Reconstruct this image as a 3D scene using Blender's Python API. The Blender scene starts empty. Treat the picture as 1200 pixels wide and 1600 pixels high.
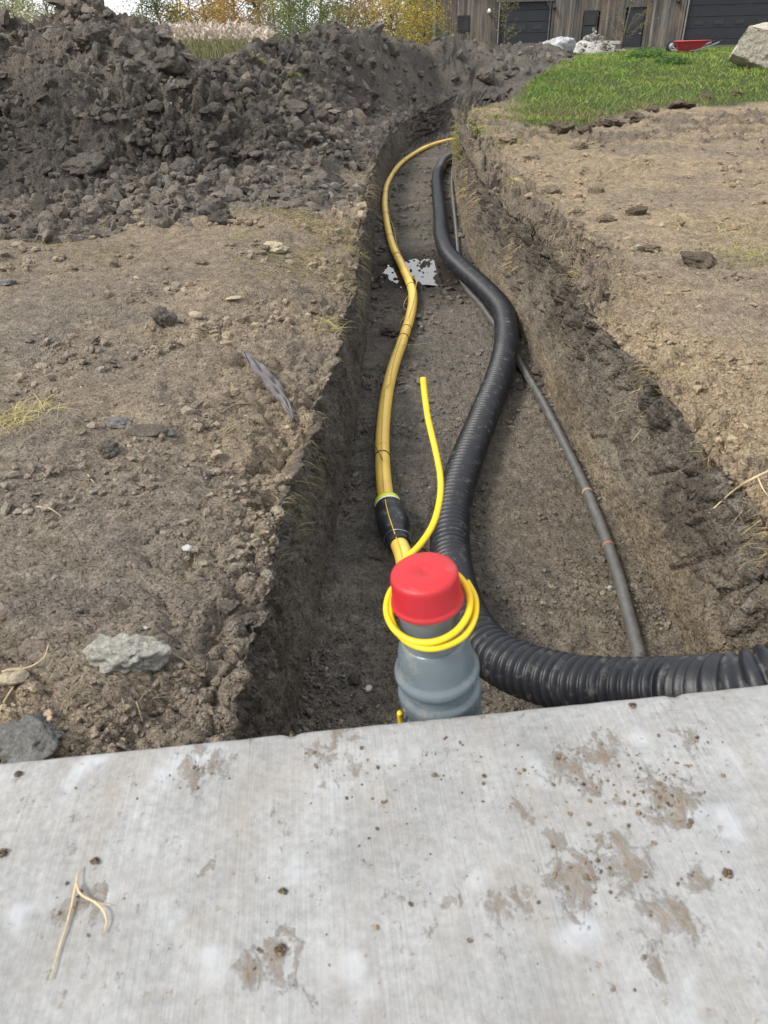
import bpy, math, random
import numpy as np
from mathutils import Matrix, Vector
from mathutils.bvhtree import BVHTree

random.seed(7)
rng = np.random.default_rng(11)
SC = bpy.context.scene
COL = SC.collection
R = math.radians

# ------------------------------------------------------------------ camera
FPX, PITCH, ROLL, HC = 1100.0, R(33.7), R(1.6), 1.33
cam_d = bpy.data.cameras.new('camera')
cam = bpy.data.objects.new('camera', cam_d)
COL.objects.link(cam)
CR = Matrix.Rotation(R(90) - PITCH, 3, 'X') @ Matrix.Rotation(-ROLL, 3, 'Z')
cam.matrix_world = Matrix.Translation((0, 0, HC)) @ CR.to_4x4()
cam_d.sensor_fit = 'VERTICAL'
cam_d.sensor_height = 36.0
cam_d.lens = FPX / 1600 * 36.0
cam_d.clip_start = 0.02
cam_d.clip_end = 2000
cam_d.dof.use_dof = True
cam_d.dof.focus_distance = 3.6
cam_d.dof.aperture_fstop = 10.0
SC.camera = cam

# ------------------------------------------------------------------ world, sun, exposure
SUN_EL, SUN_AZ = R(47), R(-116)          # azimuth measured from +Y towards +X: the sun stands to the left
world = bpy.data.worlds.new('World')
SC.world = world
world.use_nodes = True
wn, wl = world.node_tree.nodes, world.node_tree.links
wn.clear()
wo = wn.new('ShaderNodeOutputWorld')
sky = wn.new('ShaderNodeTexSky')
sky.sky_type = 'NISHITA'
sky.sun_disc = False
sky.sun_elevation = SUN_EL
sky.sun_rotation = SUN_AZ
bg1 = wn.new('ShaderNodeBackground'); bg1.inputs['Strength'].default_value = 0.09
wl.new(sky.outputs[0], bg1.inputs['Color'])
bg2 = wn.new('ShaderNodeBackground'); bg2.inputs['Color'].default_value = (0.93, 0.96, 1.0, 1)
bg2.inputs['Strength'].default_value = 0.70
tc = wn.new('ShaderNodeTexCoord')
mp = wn.new('ShaderNodeMapping'); mp.inputs['Scale'].default_value = (1, 1, 2.4)
cn = wn.new('ShaderNodeTexNoise'); cn.inputs['Scale'].default_value = 1.7; cn.inputs['Detail'].default_value = 6
cr = wn.new('ShaderNodeValToRGB')
cr.color_ramp.elements[0].position = 0.30; cr.color_ramp.elements[1].position = 0.46
wl.new(tc.outputs['Generated'], mp.inputs[0]); wl.new(mp.outputs[0], cn.inputs['Vector'])
wl.new(cn.outputs['Fac'], cr.inputs[0])
wm = wn.new('ShaderNodeMixShader')
wl.new(cr.outputs[0], wm.inputs[0]); wl.new(bg1.outputs[0], wm.inputs[1]); wl.new(bg2.outputs[0], wm.inputs[2])
wl.new(wm.outputs[0], wo.inputs[0])

sun_d = bpy.data.lights.new('sun', 'SUN')
sun_d.energy = 2.1; sun_d.angle = R(15); sun_d.color = (1.0, 0.95, 0.87)
sun = bpy.data.objects.new('sun', sun_d); COL.objects.link(sun)
sd = Vector((math.sin(SUN_AZ) * math.cos(SUN_EL), math.cos(SUN_AZ) * math.cos(SUN_EL), math.sin(SUN_EL)))
sun.rotation_euler = sd.to_track_quat('Z', 'Y').to_euler()
sun.location = (-6, 2, 8)

SC.view_settings.view_transform = 'Standard'
SC.view_settings.look = 'None'
SC.view_settings.exposure = 0.90
SC.cycles.max_bounces = 5
SC.cycles.diffuse_bounces = 3
SC.cycles.glossy_bounces = 3
SC.view_settings.gamma = 1.0

# ------------------------------------------------------------------ small helpers
def gp(x, y, z):
    """photo pixel -> world point on the plane at height z"""
    d = CR @ Vector(((x - 600) / FPX, -(y - 800) / FPX, -1.0))
    t = (z - HC) / d.z
    return Vector((d.x * t, d.y * t, z))

def gd(x, y, dep):
    """photo pixel -> world point at depth dep"""
    d = CR @ Vector(((x - 600) / FPX, -(y - 800) / FPX, -1.0))
    return Vector((d.x * dep, d.y * dep, HC + d.z * dep))

def gy(x, y, Y):
    d = CR @ Vector(((x - 600) / FPX, -(y - 800) / FPX, -1.0))
    t = Y / d.y
    return Vector((d.x * t, Y, HC + d.z * t))

_GR = rng.normal(size=(256, 3)).astype(np.float32)
_GR /= np.linalg.norm(_GR, axis=1)[:, None]

def pn(P, seed=0):
    """gradient noise, P (N,3) -> (N,) about -0.7..0.7"""
    P = np.asarray(P, dtype=np.float32)
    I = np.floor(P).astype(np.int64); F = P - I
    U = F * F * F * (F * (F * 6 - 15) + 10)
    out = np.zeros(len(P), np.float32)
    for dx in (0, 1):
        wx = U[:, 0] if dx else 1 - U[:, 0]
        for dy in (0, 1):
            wy = wx * (U[:, 1] if dy else 1 - U[:, 1])
            for dz in (0, 1):
                w = wy * (U[:, 2] if dz else 1 - U[:, 2])
                h = (I[:, 0] + dx) * 73856093 ^ (I[:, 1] + dy) * 19349663 ^ (I[:, 2] + dz) * 83492791 ^ (seed * 2654435 + 17)
                h = (h ^ (h >> 13)) * 1274126177
                g = _GR[(h ^ (h >> 16)) & 255]
                out += w * (g[:, 0] * (F[:, 0] - dx) + g[:, 1] * (F[:, 1] - dy) + g[:, 2] * (F[:, 2] - dz))
    return out

def billow(P, scale, seed=0):
    """rounded lumps with creases between them, 0 .. ~1"""
    return np.abs(pn(np.asarray(P) * scale, seed)) * 2.2

_TT = rng.normal(size=(4096, 3)).astype(np.float32); _RH = rng.random((4096, 4)).astype(np.float32)
def chunks(P, scale, seed=0, crack=0.10, tilt=0.75):
    """broken clay: tilted facets per cell with cracks between, about -0.8..0.8"""
    Q = (np.asarray(P, np.float32) * scale).astype(np.float32)
    I = np.floor(Q).astype(np.int64)
    n = len(Q); f1 = np.full(n, 9, np.float32); f2 = np.full(n, 9, np.float32); idb = np.zeros(n, np.int64); vb = np.zeros((n, 3), np.float32)
    for dx in (-1, 0, 1):
        for dy in (-1, 0, 1):
            for dz in (-1, 0, 1):
                h = (I[:, 0] + dx) * 73856093 ^ (I[:, 1] + dy) * 19349663 ^ (I[:, 2] + dz) * 83492791 ^ (seed * 7919 + 101)
                h = ((h ^ (h >> 13)) * 1274126177 >> 7) & 4095
                v = Q - I - np.array([dx, dy, dz], np.float32) - _RH[h, :3]
                d = (v * v).sum(1)
                c = d < f1
                f2 = np.where(c, f1, np.minimum(f2, d)); f1 = np.where(c, d, f1)
                idb = np.where(c, h, idb); vb = np.where(c[:, None], v, vb)
    s1, s2 = np.sqrt(f1), np.sqrt(f2)
    return (_RH[idb, 3] - 0.5) * 0.9 + np.clip((_TT[idb] * vb).sum(1), -1, 1) * tilt * 0.6 - 0.7 * np.exp(-(s2 - s1) / crack) - 0.35 * s1 + 0.25

def sub_chunks(P, mask, scale, seed=0, crack=0.10, tilt=0.75):
    out = np.zeros(len(P), np.float32); i = np.nonzero(mask)[0]
    if len(i): out[i] = chunks(P[i], scale, seed, crack, tilt)
    return out

def sstep(a, b, x):
    t = np.clip((x - a) / (b - a), 0, 1)
    return t * t * (3 - 2 * t)

def mesh_np(name, V, F, cols=None, smooth=True):
    V = np.asarray(V, np.float32); F = np.asarray(F, np.int32)
    me = bpy.data.meshes.new(name)
    n, k = F.shape
    me.vertices.add(len(V)); me.vertices.foreach_set('co', V.ravel())
    me.loops.add(n * k); me.loops.foreach_set('vertex_index', F.ravel())
    me.polygons.add(n)
    me.polygons.foreach_set('loop_start', np.arange(n, dtype=np.int32) * k)
    me.polygons.foreach_set('loop_total', np.full(n, k, np.int32))
    me.polygons.foreach_set('use_smooth', np.full(n, smooth, bool))
    if cols is not None:
        a = me.attributes.new('col', 'FLOAT_COLOR', 'POINT')
        c = np.ones((len(V), 4), np.float32); c[:, :3] = cols
        a.data.foreach_set('color', c.ravel())
    me.update(calc_edges=True)
    return me

def link(name, me, mat=None, parent=None):
    o = bpy.data.objects.new(name, me)
    COL.objects.link(o)
    if mat is not None and me is not None and len(me.materials) == 0:
        me.materials.append(mat)
    if parent is not None:
        o.parent = parent
    return o

def tag(o, label, cat, group=None, kind=None):
    if label: o['label'] = label
    if cat: o['category'] = cat
    if group: o['group'] = group
    if kind: o['kind'] = kind
    return o

def empty(name, loc=(0, 0, 0), rz=0.0):
    o = bpy.data.objects.new(name, None)
    o.empty_display_size = 0.1
    o.location = loc; o.rotation_euler = (0, 0, rz)
    COL.objects.link(o)
    return o

class MB:
    """collects quads/tris as one mesh"""
    def __init__(self): self.v = []; self.f = []
    def box(self, x0, x1, y0, y1, z0, z1):
        b = len(self.v)
        self.v += [(x0, y0, z0), (x1, y0, z0), (x1, y1, z0), (x0, y1, z0), (x0, y0, z1), (x1, y0, z1), (x1, y1, z1), (x0, y1, z1)]
        self.f += [(b, b+3, b+2, b+1), (b+4, b+5, b+6, b+7), (b, b+1, b+5, b+4), (b+1, b+2, b+6, b+5), (b+2, b+3, b+7, b+6), (b+3, b, b+4, b+7)]
        return self
    def tube(self, pts, rad, seg=8, cap=True):
        pts = [Vector(p) for p in pts]
        n = len(pts)
        if not hasattr(rad, '__len__'): rad = [rad] * n
        b = len(self.v)
        up = None
        for i, p in enumerate(pts):
            t = (pts[min(i+1, n-1)] - pts[max(i-1, 0)])
            if t.length < 1e-9: t = Vector((0, 0, 1))
            t.normalize()
            if up is None:
                up = Vector((0, 0, 1)) if abs(t.z) < 0.9 else Vector((1, 0, 0))
            s = t.cross(up)
            if s.length < 1e-6: s = t.cross(Vector((0, 1, 0)))
            s.normalize(); up = s.cross(t).normalized()
            for k in range(seg):
                a = 2 * math.pi * k / seg
                q = p + (s * math.cos(a) + up * math.sin(a)) * rad[i]
                self.v.append((q.x, q.y, q.z))
        for i in range(n - 1):
            for k in range(seg):
                k2 = (k + 1) % seg
                self.f.append((b+i*seg+k, b+i*seg+k2, b+(i+1)*seg+k2, b+(i+1)*seg+k))
        if cap:
            self.f.append(tuple(b + k for k in range(seg))[::-1])
            self.f.append(tuple(b + (n-1)*seg + k for k in range(seg)))
        return self
    def lathe(self, prof, seg=40, M=None):
        """prof list of (r,z) bottom to top"""
        b = len(self.v); n = len(prof)
        M = M or Matrix.Identity(4)
        for r, z in prof:
            for k in range(seg):
                a = 2 * math.pi * k / seg
                q = M @ Vector((r * math.cos(a), r * math.sin(a), z))
                self.v.append((q.x, q.y, q.z))
        for i in range(n - 1):
            for k in range(seg):
                k2 = (k + 1) % seg
                self.f.append((b+i*seg+k, b+i*seg+k2, b+(i+1)*seg+k2, b+(i+1)*seg+k))
        return self
    def build(self, name, mat, parent=None, smooth=False, bevel=0):
        me = bpy.data.meshes.new(name)
        me.from_pydata(self.v, [], self.f)
        if smooth: me.polygons.foreach_set('use_smooth', [True] * len(me.polygons))
        me.update()
        o = link(name, me, mat, parent)
        if bevel:
            m = o.modifiers.new('bevel', 'BEVEL'); m.width = bevel; m.segments = 2; m.limit_method = 'ANGLE'
        return o

def catmull(pts, n=12):
    P = [Vector(p) for p in pts]
    P = [P[0] * 2 - P[1]] + P + [P[-1] * 2 - P[-2]]
    out = []
    for i in range(1, len(P) - 2):
        a, b, c, d = P[i-1], P[i], P[i+1], P[i+2]
        for k in range(n):
            t = k / n
            out.append(0.5 * ((2*b) + (c-a)*t + (2*a-5*b+4*c-d)*t*t + (-a+3*b-3*c+d)*t*t*t))
    out.append(P[-2])
    return out

def resample(pts, steps):
    """walk a polyline; steps(y, s) gives the next step length"""
    out = [pts[0].copy()]; acc = 0.0; s = 0.0
    need = steps(pts[0], 0)
    for i in range(len(pts) - 1):
        a, b = pts[i], pts[i+1]
        L = (b - a).length; pos = 0.0
        while L - pos >= need - acc:
            pos += need - acc; acc = 0.0
            q = a.lerp(b, pos / L) if L > 0 else a
            out.append(q.copy()); s += need
            need = steps(q, s)
        acc += L - pos
    return out

# ------------------------------------------------------------------ materials
def node_mat(name):
    m = bpy.data.materials.new(name); m.use_nodes = True
    nt = m.node_tree
    return m, nt, nt.nodes, nt.links, nt.nodes['Principled BSDF']

def noise(nt, vec, scale, detail=4, rough=0.55, dist=0.0):
    n = nt.nodes.new('ShaderNodeTexNoise')
    n.inputs['Scale'].default_value = scale; n.inputs['Detail'].default_value = detail
    n.inputs['Roughness'].default_value = rough; n.inputs['Distortion'].default_value = dist
    if vec is not None: nt.links.new(vec, n.inputs['Vector'])
    return n.outputs['Fac']

def ramp(nt, fac, stops):
    r = nt.nodes.new('ShaderNodeValToRGB')
    el = r.color_ramp.elements
    while len(el) < len(stops): el.new(0.5)
    for e, (p, c) in zip(el, stops):
        e.position = p; e.color = (c, c, c, 1) if not hasattr(c, '__len__') else (*c, 1)
    nt.links.new(fac, r.inputs[0])
    return r.outputs[0]

def mix(nt, fac, a, b, mode='MIX'):
    m = nt.nodes.new('ShaderNodeMix'); m.data_type = 'RGBA'; m.blend_type = mode
    for sock, val in ((m.inputs[0], fac), (m.inputs[6], a), (m.inputs[7], b)):
        if hasattr(val, 'is_linked'): nt.links.new(val, sock)
        elif hasattr(val, '__len__'): sock.default_value = (*val, 1)
        else: sock.default_value = val if sock == m.inputs[0] else (val, val, val, 1)
    return m.outputs[2]

def bump(nt, h, dist, strength=1.0, prev=None):
    b = nt.nodes.new('ShaderNodeBump')
    b.inputs['Distance'].default_value = dist; b.inputs['Strength'].default_value = strength
    nt.links.new(h, b.inputs['Height'])
    if prev is not None: nt.links.new(prev, b.inputs['Normal'])
    return b.outputs[0]

def objco(nt):
    return nt.nodes.new('ShaderNodeTexCoord').outputs['Object']

def mapping(nt, vec, scale, rot=(0, 0, 0)):
    m = nt.nodes.new('ShaderNodeMapping'); m.inputs['Scale'].default_value = scale; m.inputs['Rotation'].default_value = rot
    nt.links.new(vec, m.inputs[0])
    return m.outputs[0]

def soil_mat(name, rough=0.95, bscale=1.0):
    m, nt, N, L, P = node_mat(name)
    at = N.new('ShaderNodeAttribute'); at.attribute_name = 'col'
    co = objco(nt)
    n1 = noise(nt, co, 22, 4, 0.65); n2 = noise(nt, co, 160, 2, 0.6); n3 = noise(nt, co, 4.5, 2, 0.6)
    c = mix(nt, 1.0, at.outputs['Color'], ramp(nt, n1, [(0.25, 0.62), (0.5, 0.98), (0.75, 1.4)]), 'MULTIPLY')
    c = mix(nt, 1.0, c, ramp(nt, n2, [(0.3, 0.72), (0.7, 1.28)]), 'MULTIPLY')
    c = mix(nt, 0.7, c, ramp(nt, n3, [(0.3, (0.8, 0.8, 0.82)), (0.7, (1.2, 1.16, 1.08))]), 'MULTIPLY')
    vo = N.new('ShaderNodeTexVoronoi'); vo.inputs['Scale'].default_value = 75; L.new(co, vo.inputs['Vector'])
    pk = ramp(nt, vo.outputs['Distance'], [(0.07, 1.0), (0.13, 0.0)])
    sel = N.new('ShaderNodeSeparateColor'); L.new(vo.outputs['Color'], sel.inputs[0])
    s2 = ramp(nt, sel.outputs[0], [(0.84, 0.0), (0.86, 1.0)])
    mm = N.new('ShaderNodeMath'); mm.operation = 'MULTIPLY'; L.new(pk, mm.inputs[0]); L.new(s2, mm.inputs[1])
    c = mix(nt, mm.outputs[0], c, (0.34, 0.32, 0.29))
    L.new(c, P.inputs['Base Color'])
    P.inputs['Roughness'].default_value = rough
    P.inputs['Specular IOR Level'].default_value = 0.2
    b = bump(nt, noise(nt, co, 26, 5, 0.74), 0.06 * bscale, 0.9)
    wv = N.new('ShaderNodeVectorMath'); wv.operation = 'ADD'; wn_ = N.new('ShaderNodeTexNoise'); wn_.inputs['Scale'].default_value = 60; L.new(co, wn_.inputs['Vector'])
    wsc = N.new('ShaderNodeVectorMath'); wsc.operation = 'SCALE'; wsc.inputs[3].default_value = 0.012; L.new(wn_.outputs['Color'], wsc.inputs[0])
    L.new(co, wv.inputs[0]); L.new(wsc.outputs[0], wv.inputs[1])
    for vs, vd in ((85, 0.0055),):
        vb = N.new('ShaderNodeTexVoronoi'); vb.inputs['Scale'].default_value = vs; L.new(wv.outputs[0], vb.inputs['Vector'])
        b = bump(nt, ramp(nt, vb.outputs['Distance'], [(0.0, 1.0), (0.7, 0.0)]), vd * bscale, 0.9, b)
    L.new(b, P.inputs['Normal'])
    return m

def attr_mat(name, rough=0.7, trans=0.0, spec=0.25):
    m, nt, N, L, P = node_mat(name)
    at = N.new('ShaderNodeAttribute'); at.attribute_name = 'col'
    L.new(at.outputs['Color'], P.inputs['Base Color'])
    P.inputs['Roughness'].default_value = rough; P.inputs['Specular IOR Level'].default_value = spec
    if trans:
        t = N.new('ShaderNodeBsdfTranslucent'); L.new(at.outputs['Color'], t.inputs['Color'])
        mx = N.new('ShaderNodeMixShader'); mx.inputs[0].default_value = trans
        L.new(P.outputs[0], mx.inputs[1]); L.new(t.outputs[0], mx.inputs[2])
        L.new(mx.outputs[0], nt.nodes['Material Output'].inputs[0])
    return m

def plain_mat(name, col, rough=0.5, var=0.25, nscale=12, bmp=0.0, bs=60, metal=0.0, dirt=None, spec=0.5):
    m, nt, N, L, P = node_mat(name)
    co = objco(nt)
    c = mix(nt, 1.0, col, ramp(nt, noise(nt, co, nscale, 5, 0.6), [(0.25, 1 - var), (0.75, 1 + var)]), 'MULTIPLY')
    if dirt:
        dcol, amt, ds = dirt
        f = ramp(nt, noise(nt, co, ds, 6, 0.7), [(0.62 - amt, 0.0), (0.78 - amt * 0.6, 0.85)])
        c = mix(nt, f, c, dcol)
        rr = mix(nt, f, rough, 0.9)
        L.new(rr, P.inputs['Roughness'])
    else:
        P.inputs['Roughness'].default_value = rough
    L.new(c, P.inputs['Base Color'])
    P.inputs['Metallic'].default_value = metal
    P.inputs['Specular IOR Level'].default_value = spec
    if bmp: L.new(bump(nt, noise(nt, co, bs, 5, 0.65), bmp), P.inputs['Normal'])
    return m

def rock_mat(name, c1, c2, sc=14, bmp=0.02):
    m, nt, N, L, P = node_mat(name)
    co = objco(nt)
    f = noise(nt, co, sc, 7, 0.68, 0.4)
    c = mix(nt, ramp(nt, f, [(0.3, 0.0), (0.7, 1.0)]), c1, c2)
    c = mix(nt, 1.0, c, ramp(nt, noise(nt, co, sc * 9, 4, 0.7), [(0.28, 0.6), (0.72, 1.35)]), 'MULTIPLY')
    L.new(c, P.inputs['Base Color']); P.inputs['Roughness'].default_value = 0.92
    P.inputs['Specular IOR Level'].default_value = 0.2
    b = bump(nt, noise(nt, co, sc * 2.2, 7, 0.7), bmp)
    b = bump(nt, noise(nt, co, sc * 12, 4, 0.7), bmp * 0.25, 1.0, b)
    L.new(b, P.inputs['Normal'])
    return m

M_SOIL = soil_mat('soil')
M_CLOD = soil_mat('clod_soil', 0.95, 0.6)
M_LEAF = attr_mat('leaf', 0.6, 0.35)
M_STRAW = attr_mat('straw', 0.8, 0.2)
M_BARK = plain_mat('bark', (0.12, 0.10, 0.085), 0.9, 0.35, 9, 0.02, 30)

# ------------------------------------------------------------------ trench plan: edges of the floor, from the photograph
LE = [gp(*p, 0) for p in ((455, 1165), (465, 1120), (500, 930), (525, 830), (550, 700), (568, 580), (580, 460), (582, 392), (587, 345), (600, 290), (622, 250))]
RE = [gp(*p, 0) for p in ((1065, 1011), (1006, 893), (941, 780), (887, 684), (812, 522), (745, 426), (727, 376), (712, 308), (704, 262))]
LY = [p.y for p in LE]; LX = [p.x for p in LE]
RY = [p.y for p in RE]; RX = [p.x for p in RE]
yl, xl_ = LY[-1], LX[-1]
for k in range(1, 6):
    LY.append(yl + 1.5 * k); LX.append(xl_ + 0.10 * k * 1.5 + 0.034 * (1.5 * k) ** 2)
yr, xr_ = RY[-1], RX[-1]
for k in range(1, 6):
    RY.append(yr + 1.5 * k); RX.append(xr_ + 0.16 * k * 1.5 + 0.030 * (1.5 * k) ** 2)
def smooth_interp(Y, ys, xs):
    w = 0.12 + 0.02 * np.abs(Y)
    return sum(np.interp(Y + w * k, ys, xs) for k in (-2, -1, 0, 1, 2)) / 5
def xleft(Y): return smooth_interp(Y, LY, LX)
def xright(Y):
    return smooth_interp(Y, RY, RX) + np.clip(1.18 - Y, 0, 2) * 1.7 * (Y < 1.4)
YEND = 15.4
print('left', [(round(a, 2), round(b, 2)) for a, b in zip(LY, LX)])
print('right', [(round(a, 2), round(b, 2)) for a, b in zip(RY, RX)])

ZG = 0.48
def ground_z(X, Y):
    """smooth lie of the land outside the trench"""
    z = np.full_like(X, ZG)
    kn = sstep(8.5, 21, Y) * sstep(1.2, 4.6, X) * (1 - 0.6 * sstep(24, 40, Y))
    z = z + 0.47 * kn
    z = z - 0.2 * sstep(-8, -20, X)
    return z

# ------------------------------------------------------------------ ground sheet with the trench cut into it
def build_ground():
    ys = [-300.0, -30.0, -6.0, -1.0, 0.1]
    y = 0.34
    while y < 26:
        ys.append(y); y += min(0.00165 * (y * y + 1.2) / 1.1, 0.001 + 0.0064 * y)
    while y < 75:
        ys.append(y); y += 0.02 * y
    ys += [85, 100, 130, 180, 260, 400, 700]
    Y = np.array(ys); nr = len(Y)
    xl, xr = xleft(Y), xright(Y)
    dep = np.clip((YEND - Y) / 1.3, 0, 1) * (Y > 0.2)           # trench depth fades out where it ends
    A = np.clip(0.75 + 0.85 * Y, 0.9, 60)
    nl, nwl, nf, nwr, nrr = 185, 56, 130, 70, 185
    tl = np.linspace(0, 1, nl) ** 1.35
    al = np.concatenate([tl, [1.6, 3, 8]])
    nl = len(al); nrr = len(al)
    s_l = np.linspace(0, 1, nwl + 2)[1:-1]; s_r = np.linspace(0, 1, nwr + 2)[1:-1]
    f = np.linspace(0, 1, nf)
    one = np.ones(nr)[:, None]
    # ragged edge lines
    E = lambda sc, seed: pn(np.stack([Y * sc, Y * 0 + 3.3 * seed, Y * 0], 1), seed)
    batL = 0.04 + 0.05 * E(2.0, 1) + 0.02 * E(7, 2)
    batR = 0.065 + 0.055 * E(1.7, 3) + 0.035 * E(6, 4)
    ztL = (ZG - 0.10 + 0.03 * E(2.2, 5)); ztR = (ZG - 0.025 + 0.04 * E(2.2, 6)) + 0.045 * sstep(2.2, 3.4, Y) * (1 - sstep(9, 12, Y))
    zw = lambda zt: zt * dep + ZG * (1 - dep)
    # left ground (far to near wall)
    aL = (A[:, None] * al[None, ::-1])
    XL = xl[:, None] - batL[:, None] - aL
    YY = Y[:, None]
    ZL = ground_z(XL, YY * np.ones_like(XL))
    sh = np.clip(1 - aL / 0.50, 0, 1) ** 1.6
    ZL = ZL - (ZL - ztL[:, None]) * sh * dep[:, None]
    # left wall, top to bottom
    s = s_l[::-1][None, :]
    XWL = xl[:, None] - batL[:, None] * s ** 1.5
    ZWL = ztL[:, None] * s * dep[:, None] + ZG * (1 - dep[:, None])
    # floor
    XF = xl[:, None] + (xr - xl)[:, None] * f[None, :]
    ZF = ZG * (1 - dep[:, None]) * np.ones_like(XF)
    s = s_r[None, :]
    XWR = xr[:, None] + batR[:, None] * s ** 1.3
    ZWR = ztR[:, None] * s * dep[:, None] + ZG * (1 - dep[:, None])
    aR = A[:, None] * al[None, :]
    XR = xr[:, None] + batR[:, None] + aR
    ZR = ground_z(XR, YY * np.ones_like(XR))
    sh = np.clip(1 - aR / 0.25, 0, 1) ** 2
    ZR = ZR - (ZR - ztR[:, None]) * sh * dep[:, None]
    X = np.concatenate([XL, XWL, XF, XWR, XR], 1)
    Z = np.concatenate([ZL, ZWL, ZF, ZWR, ZR], 1)
    nc = X.shape[1]
    YYf = np.repeat(YY, nc, 1)
    zone = np.concatenate([np.zeros(nl), np.ones(nwl), np.full(nf, 2), np.full(nwr, 3), np.full(nrr, 4)])
    zone = np.repeat(zone[None, :], nr, 0).ravel().astype(int)
    P = np.stack([X, YYf, Z], 2)
    # normals of the smooth sheet
    du = np.gradient(P, axis=1); dv = np.gradient(P, axis=0)
    Nn = np.cross(du, dv); Nn /= (np.linalg.norm(Nn, axis=2, keepdims=True) + 1e-9)
    # soften normals across the corners
    for _ in range(6):
        Nn[:, 1:-1] = (Nn[:, :-2] + Nn[:, 2:] + 2 * Nn[:, 1:-1]) / 4
    Nn /= (np.linalg.norm(Nn, axis=2, keepdims=True) + 1e-9)
    P = P.reshape(-1, 3); Nn = Nn.reshape(-1, 3)
    near = P[:, 1] < 60
    x, yv, zz = P[:, 0], P[:, 1], P[:, 2]
    isg = (zone == 0) | (zone == 4); isf = zone == 2; iswl = zone == 1; iswr = zone == 3
    q = P
    qw = P * np.array([1.0, 1.0, 0.42])
    qw = qw + np.stack([P[:, 2] * 0, P[:, 2] * 0.35, P[:, 2] * 0], 1)   # drag marks lean
    # undulation, lumps, clods, crumbs
    b30 = pn(q * 2.2, 20); b12 = billow(q, 5, 21); b6 = billow(q, 11, 22); b3 = billow(q, 24, 23); b1 = billow(q, 52, 24)
    w12 = billow(qw, 6, 25); w6 = billow(qw, 15, 26); w3 = billow(qw, 34, 27); w1 = billow(qw, 70, 28)
    patch = pn(q * 1.1, 30); patch2 = pn(q * 0.5 + 9, 31); rg = pn(q * 3.1, 32)
    # floor: flaky marks across the trench
    qf = P * np.array([2.2, 13.0, 1.0]); fl = pn(qf, 33); fl2 = pn(P * np.array([7, 34, 1.0]), 34)
    vis_ = (np.abs(x) < 1.3 + 0.8 * yv) & (yv > 0.4) & (yv < 24)
    k5 = sub_chunks(q, vis_ & isg, 9, 101); k2 = sub_chunks(q, vis_ & (isg | isf), 24, 102); k1 = sub_chunks(q, vis_ & (isg | isf) & (yv < 6), 58, 103)
    qk = P * np.array([1.0, 0.8, 0.55]) + np.stack([P[:, 2] * 0, P[:, 2] * 0.3, P[:, 2] * 0], 1)
    isw = iswl | iswr
    v8 = sub_chunks(qk, vis_ & isw, 11, 104, 0.07, 0.9); v3 = sub_chunks(qk, vis_ & isw, 27, 105, 0.08, 0.9); v1 = sub_chunks(qk, vis_ & isw & (yv < 6), 64, 106, .1, .9)
    dR = x - np.repeat(xr + batR, nc); dL = np.repeat(xl - batL, nc) - x
    berm = np.exp(-((dR - 0.05) / 0.20) ** 2) * sstep(2.2, 3.4, yv) * (1 - sstep(9, 12, yv)) * (zone == 4)
    farcl = sstep(6.5, 8, yv) * (1 - sstep(9.5, 10.5, yv)) * (zone == 4) * sstep(-0.2, 0.25, rg)
    rough_l = (0.45 + 0.9 * sstep(-0.1, 0.35, patch)) * (zone == 0)
    rough_r = (0.48 + 0.8 * sstep(-0.05, 0.35, patch)) * (zone == 4)
    rr = rough_l + rough_r + 2.4 * berm + 1.6 * farcl
    rr = rr + 1.1 * sstep(5.5, 10, yv) * (zone == 0)
    lawn = lawn_mask(x, yv) * ((zone == 4) | (yv > YEND))
    rr = rr * (1 - 0.7 * lawn)
    d = np.zeros(len(P), np.float32)
    gscale = np.clip(0.65 + yv * 0.07, 0.6, 1.6)
    d += isg * (0.03 * b30 + (zone == 0) * sstep(.3, .9, yv) * (0.035 * pn(q * 1.3, 38) + 0.030 * (billow(q, 2.6, 39) - .4)) * (1 - sstep(6, 9, yv)) + rr * (0.020 * (b12 - .4) + 0.022 * k5 + 0.014 * (b6 - .4) + 0.012 * k2 + 0.008 * (b3 - .4) + 0.0055 * k1 + 0.004 * (b1 - .4)) * gscale + berm * 0.045)
    d += isf * (0.010 * b30 + 0.007 * fl + 0.004 * fl2 + 0.009 * (b6 - .4) + 0.007 * k2 * sstep(-.1, .35, patch + rg) + 0.006 * (b3 - .4) + 0.004 * k1 + 0.0035 * (b1 - .4))
    hz = np.clip(zz / 0.42, 0, 1)
    stk = pn(P * np.array([1, 26, 2.2]) + np.stack([P[:, 2] * 0, P[:, 2] * 9, P[:, 2] * 0], 1), 36)
    d += isw * 0.006 * stk
    hz = hz ** 1.6
    d += iswl * (0.016 * b30 + (0.20 + 0.6 * hz) * (0.020 * (w12 - .4) + 0.026 * v8 + 0.012 * (w6 - .4) + 0.014 * v3 + 0.008 * (w3 - .4) + .006 * v1 + 0.004 * (w1 - .4)))
    d += iswr * (0.020 * b30 + (0.26 + 0.85 * hz) * (0.024 * (w12 - .4) + 0.034 * v8 + 0.016 * (w6 - .4) + 0.017 * v3 + 0.009 * (w3 - .4) + .007 * v1 + 0.004 * (w1 - .4)))
    # crumbled fringe along both lips
    lip = isg * np.exp(-np.minimum(np.abs(dL), np.abs(dR)) / 0.10)
    d += lip * (0.034 * (b6 - .45) + 0.030 * k5 + 0.020 * k2 + 0.016 * (b3 - .4))
    # keep the puddle hollow flat and low
    pc = gp(662, 424, 0)
    pr = np.sqrt(((x - pc.x) / 0.30) ** 2 + ((yv - pc.y) / 0.42) ** 2)
    hol = isf * (1 - sstep(0.5, 1.25, pr))
    d = d * (1 - 0.5 * hol) - 0.014 * hol + hol * (0.048 * (b6 - 0.4) + 0.030 * k2 + .014 * (b3 - .4))
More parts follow.
